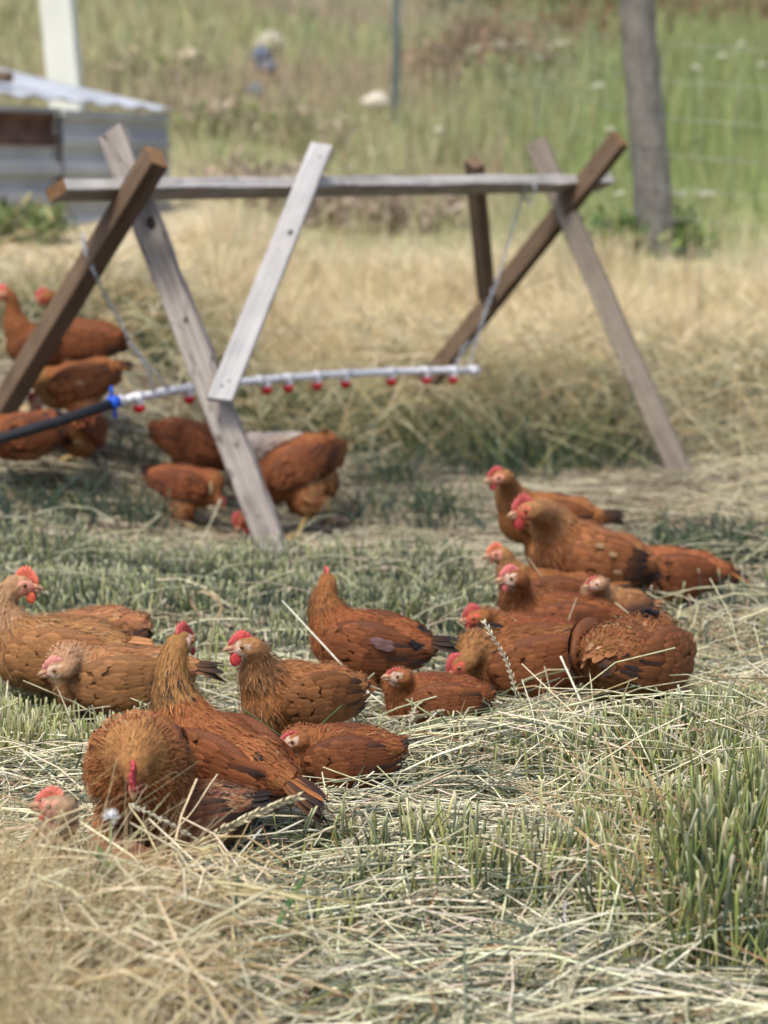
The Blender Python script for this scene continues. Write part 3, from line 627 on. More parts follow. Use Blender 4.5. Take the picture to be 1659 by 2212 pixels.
    # ---- legs
    if stand:
        yel = np.array([.50, .36, .14]); yr = rotm(R(yaw), 0)
        for sd_, on in zip((1, -1), legs):
            if not on: continue
            hip = L(-.005, .042 * sd_, -.07); fx = .018 * (1 if sd_ > 0 else -.6)
            foot = hip + yr @ np.array([fx, 0, 0]) * s; foot[2] = float(ground(O[0] + foot[0], O[1] + foot[1])) - O[2] + .014
            hock = foot + yr @ np.array([-.028, 0, 0]) * s; hock[2] = foot[2] + max(.035 * s, (hip[2] - foot[2]) * .52)
            lm = MB(); top = hip + np.array([0, 0, .02 * s])
            tube1(lm, [top, hip, hock * .7 + hip * .3, hock, hock * .5 + foot * .5, foot], np.array([.02, .017, .009, .0068, .0052, .0062]) * s, 8, [P_['belly']] * 3 + [yel] * 3)
            for ang, ln in ((0, .045), (32, .038), (-32, .038), (175, .02)):
                dv = yr @ np.array([math.cos(R(ang)), math.sin(R(ang)), 0]); e = foot + dv * ln * s
                tube1(lm, [foot, foot + dv * ln * s * .5 + [0, 0, .002], e + [0, 0, -.008], e + dv * .009 * s + [0, 0, -.012]], np.array([.0055, .0045, .0035, .0008]) * s, 6, [yel, yel, yel * .9, (.2, .15, .1)])
            lm.obj('leg', M_leg, root)
    return root

# front group
chicken('tall chicken with its back to the camera, neck stretched up, black marked tail hanging',
        (460, 1640, 3.72), (391, 1390, 3.80), 148, 62, 8, pitch=20, s=1.10, neckw=1.0, wing_in=.008, pal='rust', wattle=.7, tail_up=8, tail_n=10, tail_len=1.15, tail_black=.45, neck_dark=.65, face='pale', fat=1.02, feats=[(-.09, -.05, 0, 'b', 5)])
chicken('rust chicken facing the camera with its head hung down showing the red comb from above',
        (300, 1666, 3.50), (290, 1662, 3.33), 272, 271, -62, pitch=6, s=1.10, neckw=1.35, wing_in=.018, wing_s=.9, pal='rust', comb=1.1, wattle=1.2, face='brown', combcol=(.55, .03, .05), fat=1.16, tail_up=10, n_pale=2)
chicken('dark mottled chicken crouching beside the head-down chicken, white and black wing feathers showing',
        (395, 1778, 3.52), (320, 1800, 3.52), 166, 180, -30, pitch=-8, s=.86, pal='mottled', comb=.4, wattle=0, stand=False, wing_dark=1, tail_up=12, tail_n=7, tail_len=.75, stretch=1.05, feats=[(-.08, .055, .03, 'w', 9), (-.05, .06, -.01, 'b', 8)])
chicken('pale speckled chicken with a coral comb, only its head above the dry golden grass',
        (205, 1925, 3.22), (122, 1742, 3.16), 178, 176, 4, pitch=10, s=.98, pal='mottled', comb=.9, wattle=.5, face='pink', combcol=(.70, .14, .09), stand=False, det=1)
# left edge
chicken('buff speckled chicken with a tall spiky coral comb, looking right over its own back',
        (108, 1415, 4.50), (45, 1264, 4.52), 172, 2, -6, pitch=4, s=1.12, pal='buff', comb=1.3, wattle=1.1, face='pink', combcol=(.72, .12, .06), stand=False, bare=1, tail_up=10)
chicken('buff chicken sitting behind the speckled one, its rounded rump against the cut green stems',
        (168, 1395, 4.80), (50, 1392, 4.80), 176, 180, 0, pitch=-6, s=1.08, pal='buff', stand=False, comb=.6, wattle=.4, tail_n=5, tail_len=.5, tail_up=-20, fat=1.1, stretch=1.0)
chicken('chicken lying in pale stubble with a small pink comb and white patch on its wing',
        (245, 1472, 4.40), (128, 1448, 4.30), 180, 184, -6, pitch=2, s=1.0, pal='buff', comb=.9, wattle=0, face='white', combcol=(.68, .22, .18), stand=False, stretch=1.18, feats=[(-.03, .06, .02, 'w', 6), (-.05, .06, .02, 'b', 3), (-.09, 0, .05, 'b', 5)], tail_black=.7, tail_up=8)
# centre
chicken('rust chicken with a white cheek and red comb looking left, dark shoulder feathers',
        (636, 1512, 4.18), (532, 1398, 4.08), 214, 186, -2, pitch=10, s=1.0, pal='ginger', comb=1.0, wattle=1.25, face='white', combcol=(.62, .05, .05), neck_dark=.25, tail_n=5, tail_len=.45, fat=1.0)
chicken('small white-faced chicken lying in the straw in front of the white-cheeked one',
        (722, 1640, 3.92), (637, 1602, 3.88), 180, 190, 0, pitch=2, s=.84, pal='red', comb=.35, wattle=0, face='white', stand=False, stretch=1.02, tail_len=.5)
chicken('rust chicken standing sideways, its head turned away, a black tail raised over the stubble',
        (783, 1392, 4.72), (706, 1256, 4.80), 163, 100, 0, pitch=10, s=1.02, pal='red', comb=.9, wattle=.4, tail_up=22, tail_black=1.0, tail_len=.9, neck_dark=.6, bare=1, feats=[(-.1, 0, .04, 'b', 14), (-.1, .04, .03, 'b', 8)], stretch=1.05)
chicken('small speckle-necked chicken lying low with its pale beak lifted, below the black-tailed chicken',
        (930, 1520, 4.33), (862, 1462, 4.27), 182, 192, 6, pitch=4, s=.82, pal='red', comb=.15, wattle=0, face='white', stand=False, tail_len=.4)
# right group
chicken('sleeping chicken with its red face bowed to the straw and black marks on its nape',
        (1135, 1435, 4.62), (1000, 1436, 4.54), 180, 184, -38, pitch=-2, s=1.12, pal='rust', comb=.8, wattle=.7, face='red', stand=False, stretch=1.08, neck_dark=.7, feats=[(.06, .0, .07, 'b', 10), (.0, .05, .05, 'b', 4), (-.05, .06, 0, 'b', 3)], tail_len=.7, tail_up=5)
chicken('round rust chicken seen from behind, head hidden, beside the sleeping chicken with the bowed face',
        (1368, 1428, 4.50), (1412, 1440, 4.80), 60, 62, -50, pitch=-2, s=1.24, stretch=.95, pal='ginger', comb=.5, wattle=.3, tail_up=-14, tail_n=6, tail_len=.7, fat=1.22, feats=[(-.02, -.07, -.04, 'b', 6), (.07, 0, .06, 'b', 10)], legs=(0, 1))
chicken('chicken with a raised red comb and hooked beak peering left from behind the sleeping chicken',
        (1122, 1395, 4.95), (1030, 1335, 4.90), 178, 184, -8, pitch=6, s=1.0, pal='red', comb=1.2, wattle=1.1, face='red', stand=False)
chicken('pale-faced chicken resting behind with a cream feather on its wing, pink comb, looking left',
        (1195, 1350, 5.10), (1110, 1250, 5.02), 182, 187, -2, pitch=6, s=1.05, pal='red', comb=1.0, wattle=.7, face='white', combcol=(.66, .14, .13), stand=False, stretch=1.08, feats=[(-.07, .05, .03, 'c', 5), (.02, .065, .05, 'm', 5)])
chicken('chicken with an orange comb half hidden behind the pale-faced resting one',
        (1175, 1288, 5.50), (1078, 1198, 5.48), 180, 182, -6, pitch=8, s=.98, pal='rust', comb=1.0, wattle=.3, face='pink', combcol=(.72, .14, .06), stand=False, stretch=1.1, det=1)
chicken('large rust chicken standing over the others, bright red comb and wattles, black wing tips',
        (1262, 1205, 5.72), (1140, 1104, 5.56), 190, 192, -8, pitch=20, s=1.25, pal='ginger', comb=1.35, wattle=1.3, face='red', wing_dark=1, n_pale=3, tail_up=-25, tail_len=.8, stretch=.98, feats=[(-.08, .05, -.02, 'b', 6)])
chicken('slender chicken stretching its neck up behind the large standing one, black tail tip',
        (1172, 1125, 6.25), (1080, 1032, 6.12), 182, 196, -8, pitch=10, s=1.12, pal='rust', comb=.8, wattle=.8, face='pink', tail_up=20, tail_black=1.0, tail_len=.9, det=1, stretch=1.05)
chicken('small light brown chicken with a pale face and no comb, below the large standing one',
        (1322, 1325, 5.22), (1288, 1262, 5.08), 222, 206, -4, pitch=14, s=.86, pal='buff', comb=.25, wattle=.25, face='pale', stand=False, det=2)
chicken('rust chicken lying behind the large standing one, only its back and tail showing',
        (1432, 1240, 5.85), (1330, 1240, 5.95), 182, 180, -20, pitch=8, s=1.05, pal='rust', comb=0, wattle=0, stand=False, stretch=1.15, det=1, tail_up=-8)
# behind the grey leg
chicken('rust chicken standing half behind the grey leg of the perch, rump to the left',
        (432, 965, 7.55), (512, 1052, 7.62), 10, 5, -50, pitch=-12, s=1.15, pal='red', det=1, comb=.8, wattle=.5, fat=1.1, tail_len=.5, tail_up=-10)
chicken('small chicken with pink feet scratching in front of the one behind the grey leg',
        (408, 1052, 7.2), (470, 1080, 7.18), 4, 0, -55, pitch=-6, s=.94, pal='red', det=1, comb=.3, wattle=0, feats=[(.04, -.05, .03, 'b', 5), (.07, -.05, .0, 'c', 3)], tail_len=.6)
chicken('rust chicken pecking downward just right of the grey leg, red comb near the ground',
        (618, 1022, 7.22), (528, 1122, 7.10), 196, 192, -52, pitch=-26, s=1.18, pal='rust', det=1, comb=1.1, wattle=1.0, face='red', feats=[(-.05, .06, 0, 'b', 5)], tail_len=.4, tail_up=-30)
chicken('chicken with yellow-green shanks seen from behind, right of the pecking chicken',
        (690, 985, 7.55), (708, 985, 7.85), 72, 80, -50, pitch=0, s=1.05, pal='rust', det=1, feats=[(-.04, -.06, .02, 'w', 3)], tail_len=.7, tail_up=5)
chicken('whitish grey chicken behind the pecking one, only its pale back in view',
        (592, 975, 7.75), (512, 990, 7.8), 178, 180, -30, pitch=0, s=.95, pal='grey', det=1, stand=False)
# left, behind the dark leg
chicken('upright chicken cut off by the left edge of the photo, long neck above the hose',
        (88, 750, 7.95), (10, 636, 7.92), 184, 184, 0, pitch=12, s=1.12, pal='red', det=1, comb=.9, wattle=.8, face='pink', combcol=(.7, .08, .07))
chicken('chicken looking left past the dark leg of the perch, its round back to the right',
        (172, 738, 7.78), (100, 642, 7.75), 162, 182, -10, pitch=8, s=1.14, pal='red', det=1, comb=.9, wattle=.5, face='red', tail_len=.4, tail_up=-35, fat=1.1)
chicken('chicken bending down to feed above the black hose with its back level',
        (160, 833, 7.52), (84, 862, 7.48), 182, 186, -48, pitch=-10, s=1.1, pal='rust', det=1, n_pale=2, tail_up=5, tail_len=.8, stretch=1.05)
chicken('fluffy ruffled chicken with its back to the camera below the blue clamp',
        (176, 940, 7.12), (166, 905, 7.35), 92, 95, -40, pitch=-12, s=1.0, pal='red', det=1, feats=[(-.08, 0, .0, 'c', 4), (-.06, .03, -.02, 'b', 10)], stand=False, tail_len=.4, tail_up=-50, comb=.6)
chicken('dark rust chicken crouched under the black hose at the left edge',
        (48, 942, 7.05), (-30, 935, 7.1), 178, 180, -20, pitch=-4, s=1.08, pal='red', det=1, stand=False, feats=[(-.09, 0, .03, 'b', 6)], tail_up=-20)
FOOTA = np.array(FOOT)
def clear_of_birds(x, y, grow=1.0, front=0.0):
    ok = np.ones(len(x), bool)
    if front: ok &= clear_of_birds(x, y + front, grow * .9) | (rng.random(len(x)) < .22)
    for fx, fy, fa, fl, fw in FOOTA:
        dx, dy = x - fx, y - fy; u = dx * math.cos(fa) + dy * math.sin(fa); v = -dx * math.sin(fa) + dy * math.cos(fa)
        ok &= (u / (fl * grow)) ** 2 + (v / (fw * grow)) ** 2 > 1
    return ok
# ------------------------------------------------------------------ straw, stubble and grass
def wedge(n, y0, y1, extra=.35, slope=.185, power=1.0):
    y = y0 + (y1 - y0) * rng.random(int(n)); wd = slope * y + extra
    keep = rng.random(len(y)) < wd / (slope * y1 + extra); y = y[keep]; wd = wd[keep]
    return (rng.random(len(y)) * 2 - 1) * wd, y
def ppx(x, y, z=0.0):
    """where a ground point falls in the photograph; used only to choose which plants grow there"""
    dy = y * math.cos(PITCH) - (z - CAM_Z) * math.sin(PITCH); return 829.5 + FPX * x / dy, 1106 + FPX * (y * math.sin(PITCH) - (z - CAM_Z) * -math.cos(PITCH) * -1) / dy if False else 1106 - FPX * (y * math.sin(PITCH) + (z - CAM_Z) * math.cos(PITCH)) / dy
def pick(pal, n, jit=.12):
    pal = np.array(pal, float); w = pal[:, 3] / pal[:, 3].sum(); k = rng.choice(len(pal), n, p=w)
    return pal[k, :3] * (1 + jit * rng.normal(size=(n, 1))) * (1 + .04 * rng.normal(size=(n, 3)))
def lying(mb, x, y, L, r, pal, hmax, sides=3, k=4, coh=.6, tilt=.12, seed=1.0, bend=.12):
    n = len(x); th = (noise2(x, y, 1.1, seed) * 2.2 + rng.normal(0, .5, n)) * (rng.random(n) < coh) ; th = np.where(rng.random(n) < 1 - coh, rng.random(n) * math.pi, th) + (rng.random(n) < .5) * math.pi
    d = np.stack([np.cos(th), np.sin(th)], 1); l = L * rng.uniform(.5, 1.3, n)
    t = np.linspace(-.5, .5, k)[None, :]
    bz = bend * rng.normal(size=(n, 1)) * l[:, None]; px = x[:, None] + d[:, 0:1] * l[:, None] * t - d[:, 1:2] * bz * (4 * t * t - .5); py = y[:, None] + d[:, 1:2] * l[:, None] * t + d[:, 0:1] * bz * (4 * t * t - .5)
    h = hmax * rng.random((n, 1)) ** 1.6
    pz = ground(px, py) * .5 + ground(x, y)[:, None] * .5 + .004 + h + rng.normal(0, tilt, (n, 1)) * t * l[:, None] + h * .3 * (1 - 4 * t * t)
    pz = np.maximum(pz, ground(px, py) + .002)
    P = np.stack([px, py, pz], -1); c = pick(pal, n); col = np.repeat(c[:, None, :], k, 1) * np.linspace(.92, 1.08, k)[None, :, None]
    rr = r * rng.uniform(.55, 1.25, (n, 1)) * np.linspace(1, .82, k)[None, :]
    tubes(mb, P, rr, sides, col)
def upright(mb, x, y, H, r, palb, palt, lean=.15, sides=3, k=3, curve=.1, cut=True, tipmix=None, leanvec=None):
    n = len(x); a = rng.random(n) * 2 * math.pi; ln = np.abs(rng.normal(0, lean, n)); H = np.broadcast_to(H, (n,)) * rng.uniform(.6, 1.25, n)
    t = (np.array([0, .8, 1]) if k == 3 else np.array([0, .5, .84, 1]) if k == 4 else np.array([0, .4, .8, .88, 1]))[None, :] if cut else np.linspace(0, 1, k)[None, :]; z0 = ground(x, y) - .004
    lx = np.cos(a) * ln; ly = np.sin(a) * ln
    if leanvec is not None: lx = lx + leanvec[0]; ly = ly + leanvec[1]
    cx, cy = rng.normal(0, curve, n), rng.normal(0, curve, n)
    px = x[:, None] + (lx[:, None] * t + cx[:, None] * t * t) * H[:, None]; py = y[:, None] + (ly[:, None] * t + cy[:, None] * t * t) * H[:, None]
    pz = z0[:, None] + H[:, None] * t * (1 - .12 * (np.abs(cx) + ln)[:, None] * t)
    cb = pick(palb, n); ct = pick(palt, n); m = (t ** (9 if cut else 1.2))[..., None]
    col = cb[:, None, :] * (1 - m) + ct[:, None, :] * m
    rr = r * rng.uniform(.6, 1.3, (n, 1)) * (np.ones(k) if cut else np.linspace(1, .15, k))[None, :]
    tubes(mb, np.stack([px, py, pz], -1), rr, sides, col)
CREAMS = [(.60, .57, .38, 3), (.44, .43, .28, 2.4), (.25, .27, .18, 2.4), (.76, .74, .56, 3), (.15, .18, .13, 2.4), (.24, .17, .09, 1.2), (.06, .09, .06, 2.6), (.19, .09, .05, .6)]
GOLD = [(.60, .49, .27, 3), (.52, .42, .22, 3), (.70, .62, .42, 2.5), (.38, .26, .12, 1.2), (.42, .40, .22, 1)]
TANS = [(.44, .39, .27, 3), (.34, .29, .19, 3), (.54, .50, .37, 2.4), (.17, .13, .085, 2), (.25, .25, .17, 1)]
GREENB = [(.055, .09, .04, 3), (.04, .075, .045, 2), (.10, .145, .04, 2), (.17, .22, .06, 1)]
BLUEGR = [(.036, .066, .05, 3), (.06, .098, .075, 3), (.024, .045, .034, 2), (.12, .16, .09, 1)]
TIPS = [(.58, .60, .34, 3), (.70, .69, .50, 2.5), (.42, .46, .20, 2)]
YELGR = [(.30, .34, .10, 3), (.40, .42, .17, 3), (.20, .26, .07, 2), (.46, .43, .24, 2)]

mb = MB()                                                     # matted layer
x, y = wedge(26000, 2.3, 5.0); ok = clear_of_birds(x, y, 1.0); lying(mb, x[ok], y[ok], .18, .0016, CREAMS, .026, seed=1, coh=.5)
x, y = wedge(9000, 2.3, 4.9); ok = clear_of_birds(x, y, 1.15); lying(mb, x[ok], y[ok], .32, .0018, CREAMS[:1] + CREAMS[3:5], .06, seed=2, coh=.25, tilt=.2, bend=.07)
x, y = wedge(19000, 5.0, 10.2); ok = clear_of_birds(x, y, .9); x, y = x[ok], y[ok]; pil = .012 + .05 * sst(.1, .8, noise2(x, y, 2.6, 12)) * clear_of_birds(x, y, 2.2) * clear_of_birds(x, y + .35, 2.2); lying(mb, x, y, .26, .0028, TANS, pil[:, None], k=3, seed=3, coh=.45, tilt=.05)
x, y = wedge(3000, 3.0, 5.4); px, py = ppx(x, y); ok = clear_of_birds(x, y, 1.25) & (px > 1150) & (rng.random(len(x)) < .8); lying(mb, x[ok], y[ok], .30, .0017, [(.66, .62, .42, 2), (.52, .50, .34, 2), (.40, .30, .17, 1)], .11, seed=10, coh=.15, tilt=.35, bend=.12)
x, y = wedge(1500, 3.5, 5.3); ok = clear_of_birds(x, y, 1.2) & ~clear_of_birds(x, y + .12, 1.5); lying(mb, x[ok], y[ok], .26, .0016, [(.66, .62, .42, 2), (.40, .42, .24, 1), (.12, .17, .08, 1)], .07, seed=11, coh=.1, tilt=.45, bend=.1)
x, y = wedge(620, 4.8, 6.6); ok = clear_of_birds(x, y, 1.3, front=.12); lying(mb, x[ok], y[ok], .28, .0019, [(.62, .60, .42, 2), (.50, .48, .33, 2), (.34, .37, .26, 1)], .10, seed=9, coh=.2, tilt=.3)
x, y = wedge(5000, 6.4, 11); px, py = ppx(x, y); ok = clear_of_birds(x, y, 1.1) & (px > 1380) & ((px > 1540) | (y > 8.9)); lying(mb, x[ok], y[ok], .34, .0030, [(.54, .49, .32, 2), (.46, .41, .26, 1)], .10, seed=4, coh=.3, tilt=.2)
tag(mb.obj('straw', M_straw), 'matted cut straw lying over the ground', None, kind='stuff')

mb = MB()                                                     # upright cut stubble
def zone(n, y0, y1, fn, front=.11, **k):
    x, y = wedge(n, y0, y1); px, py = ppx(x, y); d = fn(px, py, x, y); cl = .5 + .55 * noise2(x, y, 5.0, 3) + .35 * noise2(x, y, 13.0, 6); k = dict(k); k['H'] = H0 = k['H'] * (1 + .3 * noise2(x, y, 4.0, 8)); ok = (rng.random(len(x)) < d * np.clip(cl, .08, 1)) & clear_of_birds(x, y, 1.05, front=front)
    k['H'] = H0[ok]; upright(mb, x[ok], y[ok], **k)
band = lambda v, a, b, s: sst(a - s, a + s, v) * (1 - sst(b - s, b + s, v))
zone(44000, 4.4, 7.0, lambda px, py, x, y: band(py, 1225 - 40 * sst(400, 0, px) + 45 * sst(950, 1080, px) + 14 * noise2(x, y, 4, 1), 1460, 22) * (1 - .9 * sst(1010, 1120, px)) * (1 - .5 * sst(300, 380, px) * (1 - sst(560, 640, px)) * sst(1300, 1360, py)), H=.10, r=.0023, palb=BLUEGR + GREENB[2:3], palt=TIPS, lean=.2, k=4, sides=3)
zone(60000, 4.0, 4.8, lambda px, py, x, y: band(px, -300, 340, 30) * band(py, 1525, 1660, 15), front=0, H=.105, r=.0019, palb=YELGR, palt=TIPS, lean=.16, k=4)
zone(6500, 4.2, 5.6, lambda px, py, x, y: np.maximum(band(px, 215, 310, 20) * band(py, 1340, 1440, 20), band(px, 400, 520, 20) * band(py, 1440, 1560, 25)), H=.12, r=.0024, palb=YELGR, palt=TIPS, lean=.10, k=4)
zone(24000, 3.9, 5.0, lambda px, py, x, y: band(px, 960, 1250, 40) * band(py, 1530, 1690, 25), H=.075, r=.0021, palb=YELGR + GREENB, palt=TIPS, lean=.28, k=4)
zone(25000, 3.7, 5.2, lambda px, py, x, y: band(px, 1400, 2100, 40) * band(py, 1500, 1760, 30), H=.095, r=.0021, palb=GREENB + YELGR[:2] + CREAMS[1:2], palt=TIPS, lean=.3, k=4)
zone(18000, 2.9, 4.1, lambda px, py, x, y: band(px, 1450, 2100, 50) * band(py, 1900, 2100, 40), H=.17, r=.0025, palb=GREENB + YELGR[2:3], palt=YELGR + TIPS, lean=.12, k=4)
zone(18000, 2.9, 4.2, lambda px, py, x, y: .75 * band(px, 1220, 2100, 60) * band(py, 1690, 1990, 40), H=.12, r=.0023, palb=GREENB + YELGR, palt=TIPS, lean=.2, k=4)
zone(30000, 2.7, 4.6, lambda px, py, x, y: .75 * sst(-.1, .35, noise2(x, y, 3.2, 15)) * band(px, 560, 1700, 90) * band(py, 1640, 2120, 60), H=.105, r=.0022, palb=GREENB + YELGR[:2], palt=TIPS, lean=.22, k=4)
zone(12000, 2.4, 4.2, lambda px, py, x, y: .25 * np.ones_like(px), H=.065, r=.0019, palb=YELGR + CREAMS[:2], palt=TIPS, lean=.4, k=3)
zone(11000, 3.8, 5.2, lambda px, py, x, y: .25 * np.ones_like(px), H=.07, r=.0022, palb=BLUEGR + YELGR, palt=TIPS, lean=.3, k=3)
zone(5000, 5.0, 7.4, lambda px, py, x, y: .45 * sst(1500, 1600, px), H=.09, r=.0026, palb=BLUEGR, palt=TIPS, lean=.3, k=3)
tag(mb.obj('stubble', M_straw), 'upright cut stubble with pale tips', None, kind='stuff')

# loose green blades and dry leaves
mb = MB()
x, y = wedge(3600, 2.6, 6.2); ok = clear_of_birds(x, y, 1.1, front=.1); upright(mb, x[ok], y[ok], .10, .0032, BLUEGR + GREENB, BLUEGR + YELGR[:1], lean=.6, sides=2, k=4, curve=.5, cut=False)
x, y = wedge(2200, 2.6, 5.6); ok = clear_of_birds(x, y, 1.1, front=.1); upright(mb, x[ok], y[ok], .09, .0030, [(.40, .24, .12, 1), (.34, .19, .09, 1), (.45, .33, .2, 1)], [(.45, .30, .17, 1), (.36, .18, .09, 1)], lean=.6, sides=2, k=5, curve=.8, cut=False)
def gz_at(px, py):
    ys_ = np.linspace(2.2, 12, 500); P = np.array([at(px, py, v) for v in ys_]); s_ = np.where(P[:, 2] < ground(P[:, 0], P[:, 1]))[0]; return ys_[s_[0]]
x, y = wedge(4000, 3.0, 4.0); px, py = ppx(x, y); ok = (px > 1380) & (py > 1830) & (rng.random(len(x)) < .6); upright(mb, x[ok], y[ok], .17, .003, [(.40, .26, .13, 1), (.30, .34, .12, 1)], [(.50, .36, .2, 1), (.42, .24, .12, 1)], lean=.3, sides=2, k=5, curve=1.0, cut=False)
for cpx, cpy, sg, n in ((40, 1110, .14, 200), (150, 1130, .12, 90), (600, 930, .2, 420), (700, 930, .2, 420), (830, 1050, .07, 160), (545, 905, .1, 200), (1560, 890, .16, 500), (1500, 1215, .12, 380), (1620, 1230, .14, 300), (1620, 950, .2, 200), (300, 1010, .06, 60), (900, 1110, .08, 110), (1000, 1030, .1, 160), (760, 1130, .07, 80), (960, 1150, .06, 70), (250, 1130, .07, 80), (880, 960, .14, 260), (1100, 985, .16, 320), (1290, 1000, .16, 320)):
    Y_ = gz_at(cpx, cpy); sg = sg * 1.3; c_ = at(cpx, cpy, Y_); x = c_[0] + rng.normal(0, sg, n); y = Y_ + rng.normal(0, sg * .8, n); ok = clear_of_birds(x, y, 1.1); upright(mb, x[ok], y[ok], .15, .0035, BLUEGR, BLUEGR + GREENB[2:], lean=.5, sides=2, k=4, curve=.4, cut=False)
tag(mb.obj('leaf_litter', M_grass), 'loose green blades and curled dry leaves in the stubble', None, kind='stuff')

# the tall uncut belt behind the perch
mb = MB()
x, y = wedge(56000, 7.6, 13.4, extra=.5); px, py = ppx(x, y)
edge = 8.75 + .25 * noise2(x, y, 2.2, 2) + .12 * noise2(x, y, 6, 5) - .4 * band(px, 1000, 1340, 60) * 1.0 + 1.3 * sst(1340, 1420, px) + .25 * sst(500, 200, px)
den = sst(edge - .05, edge + .3, y) * (.35 + .65 * np.clip(.6 + .6 * noise2(x, y, 2.5, 9), 0, 1)); ok = (rng.random(len(x)) < den) & clear_of_birds(x, y, 1.1) & (y < 13.4 - 1.0 * sst(450, 250, px))
x, y, px = x[ok], y[ok], px[ok]; hh = .36 * (1 - .45 * sst(1340, 1420, px)) * (.75 + .35 * noise2(x, y, 1.6, 6)) * (1 - .15 * sst(9.5, 12, y)) * (1 - .85 * sst(10.2, 11.8, y) * sst(500, 380, px))
g = rng.random(len(x)) < .7 * (1 - sst(edge[ok] + .1, edge[ok] + 1.6, y)) + .04
upright(mb, x[g], y[g], hh[g] * .8, .0042, GREENB + BLUEGR, GREENB + BLUEGR + YELGR[:1], lean=.3, sides=2, k=4, curve=.35, cut=False)
nf_ = ~g & (y < 9.9 + .6 * rng.random(len(x))); ff_ = ~g & ~nf_
upright(mb, x[nf_], y[nf_], hh[nf_], .0036, GREENB + [(.20, .18, .09, 4)], GOLD + YELGR[2:3], lean=.34, sides=2, k=4, curve=.4, cut=False)
upright(mb, x[ff_], y[ff_], hh[ff_], .0036, GOLD[:2] + [(.30, .27, .13, 1)], [(.88, .80, .58, 3), (.78, .68, .46, 3), (.60, .50, .30, 1)], lean=.34, sides=2, k=4, curve=.4, cut=False)
x, y = wedge(2500, 8.3, 10.5, extra=.5); ok = clear_of_birds(x, y, 1.2) & (y > 8.6); lying(mb, x[ok], y[ok], .4, .003, GOLD + CREAMS[:2], .3, seed=6, coh=.1, tilt=.6)
tag(mb.obj('dry_grass', M_grass), 'tall uncut grass belt, green at the foot and straw coloured on top', None, kind='stuff')

# near corner: dry golden grass, out of focus
mb = MB()
x = rng.uniform(-1.3, .05, 17000); y = rng.uniform(2.2, 3.35, 17000); px, py = ppx(x, y)
lim = 520 - (py - 1950) * .0 - 160 * sst(2.75, 3.1, y); ok = (px < lim + 90 * noise2(x, y, 4, 3) - 60) & (y < 3.12 + .08 * noise2(x, y, 5, 1)) & (rng.random(len(x)) < .55 + .45 * noise2(x, y, 3, 4)) & clear_of_birds(x, y, 1.0)
x, y, px = x[ok], y[ok], px[ok]; hh = (.255 - .195 * sst(240, 430, px)) * (1 + .2 * noise2(x, y, 7, 3)) * (1 - .35 * sst(2.85, 3.1, y))
upright(mb, x, y, hh, .0019, GOLD[:2] + [(.22, .14, .06, 1)], GOLD + CREAMS[:1], lean=.32, sides=3, k=4, curve=.45, cut=False)
x = rng.uniform(-1.2, .0, 4200); y = rng.uniform(2.4, 3.2, 4200); px, py = ppx(x, y); ok = (px < 520) & clear_of_birds(x, y, 1.0)
x, y = x[ok], y[ok]; lying(mb, x, y, .24, .0021, [(.66, .60, .42, 2), (.56, .48, .29, 2), (.40, .30, .15, 1)], .13, seed=8, coh=.2, tilt=.35)
tag(mb.obj('golden_grass', M_straw), 'fine dry golden grass in the near corner', None, kind='stuff')

# ---- seed heads lying in the straw (ears built spikelet by spikelet)
def ear_geo(mb, pts, n, l=.016, w=.0042, stem=.0013, col=(.56, .52, .36), spread=.45, bare=.0):
    pts = np.asarray(pts, float); seg = np.linalg.norm(np.diff(pts, axis=0), axis=1); cum = np.concatenate([[0], np.cumsum(seg)])
    tube1(mb, pts, stem, 5, np.array(col) * .85)
    B, D, L_, W_, C_ = [], [], [], [], []
    for i in range(n):
        s = (bare + (1 - bare) * (i + .3) / n) * cum[-1]; p = np.array([np.interp(s, cum, pts[:, j]) for j in range(3)]); q = np.array([np.interp(min(cum[-1], s + .004), cum, pts[:, j]) for j in range(3)]); p0 = np.array([np.interp(s - .004, cum, pts[:, j]) for j in range(3)])
        t = nrm(q - p0); a = nrm(np.cross(t, [0.1, .9, .4])); b = np.cross(t, a)
        for sg in (1, -1):
            sd_ = a * sg + b * random.uniform(-.5, .5); d = nrm(t + sd_ * spread * random.uniform(.7, 1.3)); c = p + sd_ * .0012
            k = random.uniform(.8, 1.2); e = np.array([c, c + d * l * .45 * k + a * w * .5, c + d * l * .45 * k + b * w * .4, c + d * l * .45 * k - a * w * .5, c + d * l * .45 * k - b * w * .4, c + d * l * k])
            mb.add(e, np.array([[0, 1, 2], [0, 2, 3], [0, 3, 4], [0, 4, 1], [5, 2, 1], [5, 3, 2], [5, 4, 3], [5, 1, 4]]), np.array(col) * random.uniform(.8, 1.15))
mb = MB()
x, y = wedge(520, 2.5, 5.0); ok = clear_of_birds(x, y, 1.5); x, y = x[ok], y[ok]
for i in range(len(x)):
    th = random.uniform(0, 6.28); l = random.uniform(.09, .17); z0 = float(ground(x[i], y[i])) + random.uniform(.02, .075); k = np.linspace(0, 1, 6); bnd = random.uniform(-.5, .5); z1 = random.uniform(-.1, .25)
    P = np.stack([x[i] + np.cos(th + bnd * k) * l * k, y[i] + np.sin(th + bnd * k) * l * k, z0 + z1 * l * k + .1 * l * np.sin(k * 3)], 1)
    ear_geo(mb, P, int(l / .0085), l=random.uniform(.011, .015), w=.0036, stem=.0009, col=random.choice([(.56, .53, .36), (.48, .47, .33), (.60, .56, .40)]), spread=.5, bare=.25)
tag(mb.obj('fallen_seed_heads', M_straw), 'grass ears scattered in the straw', None, kind='stuff')

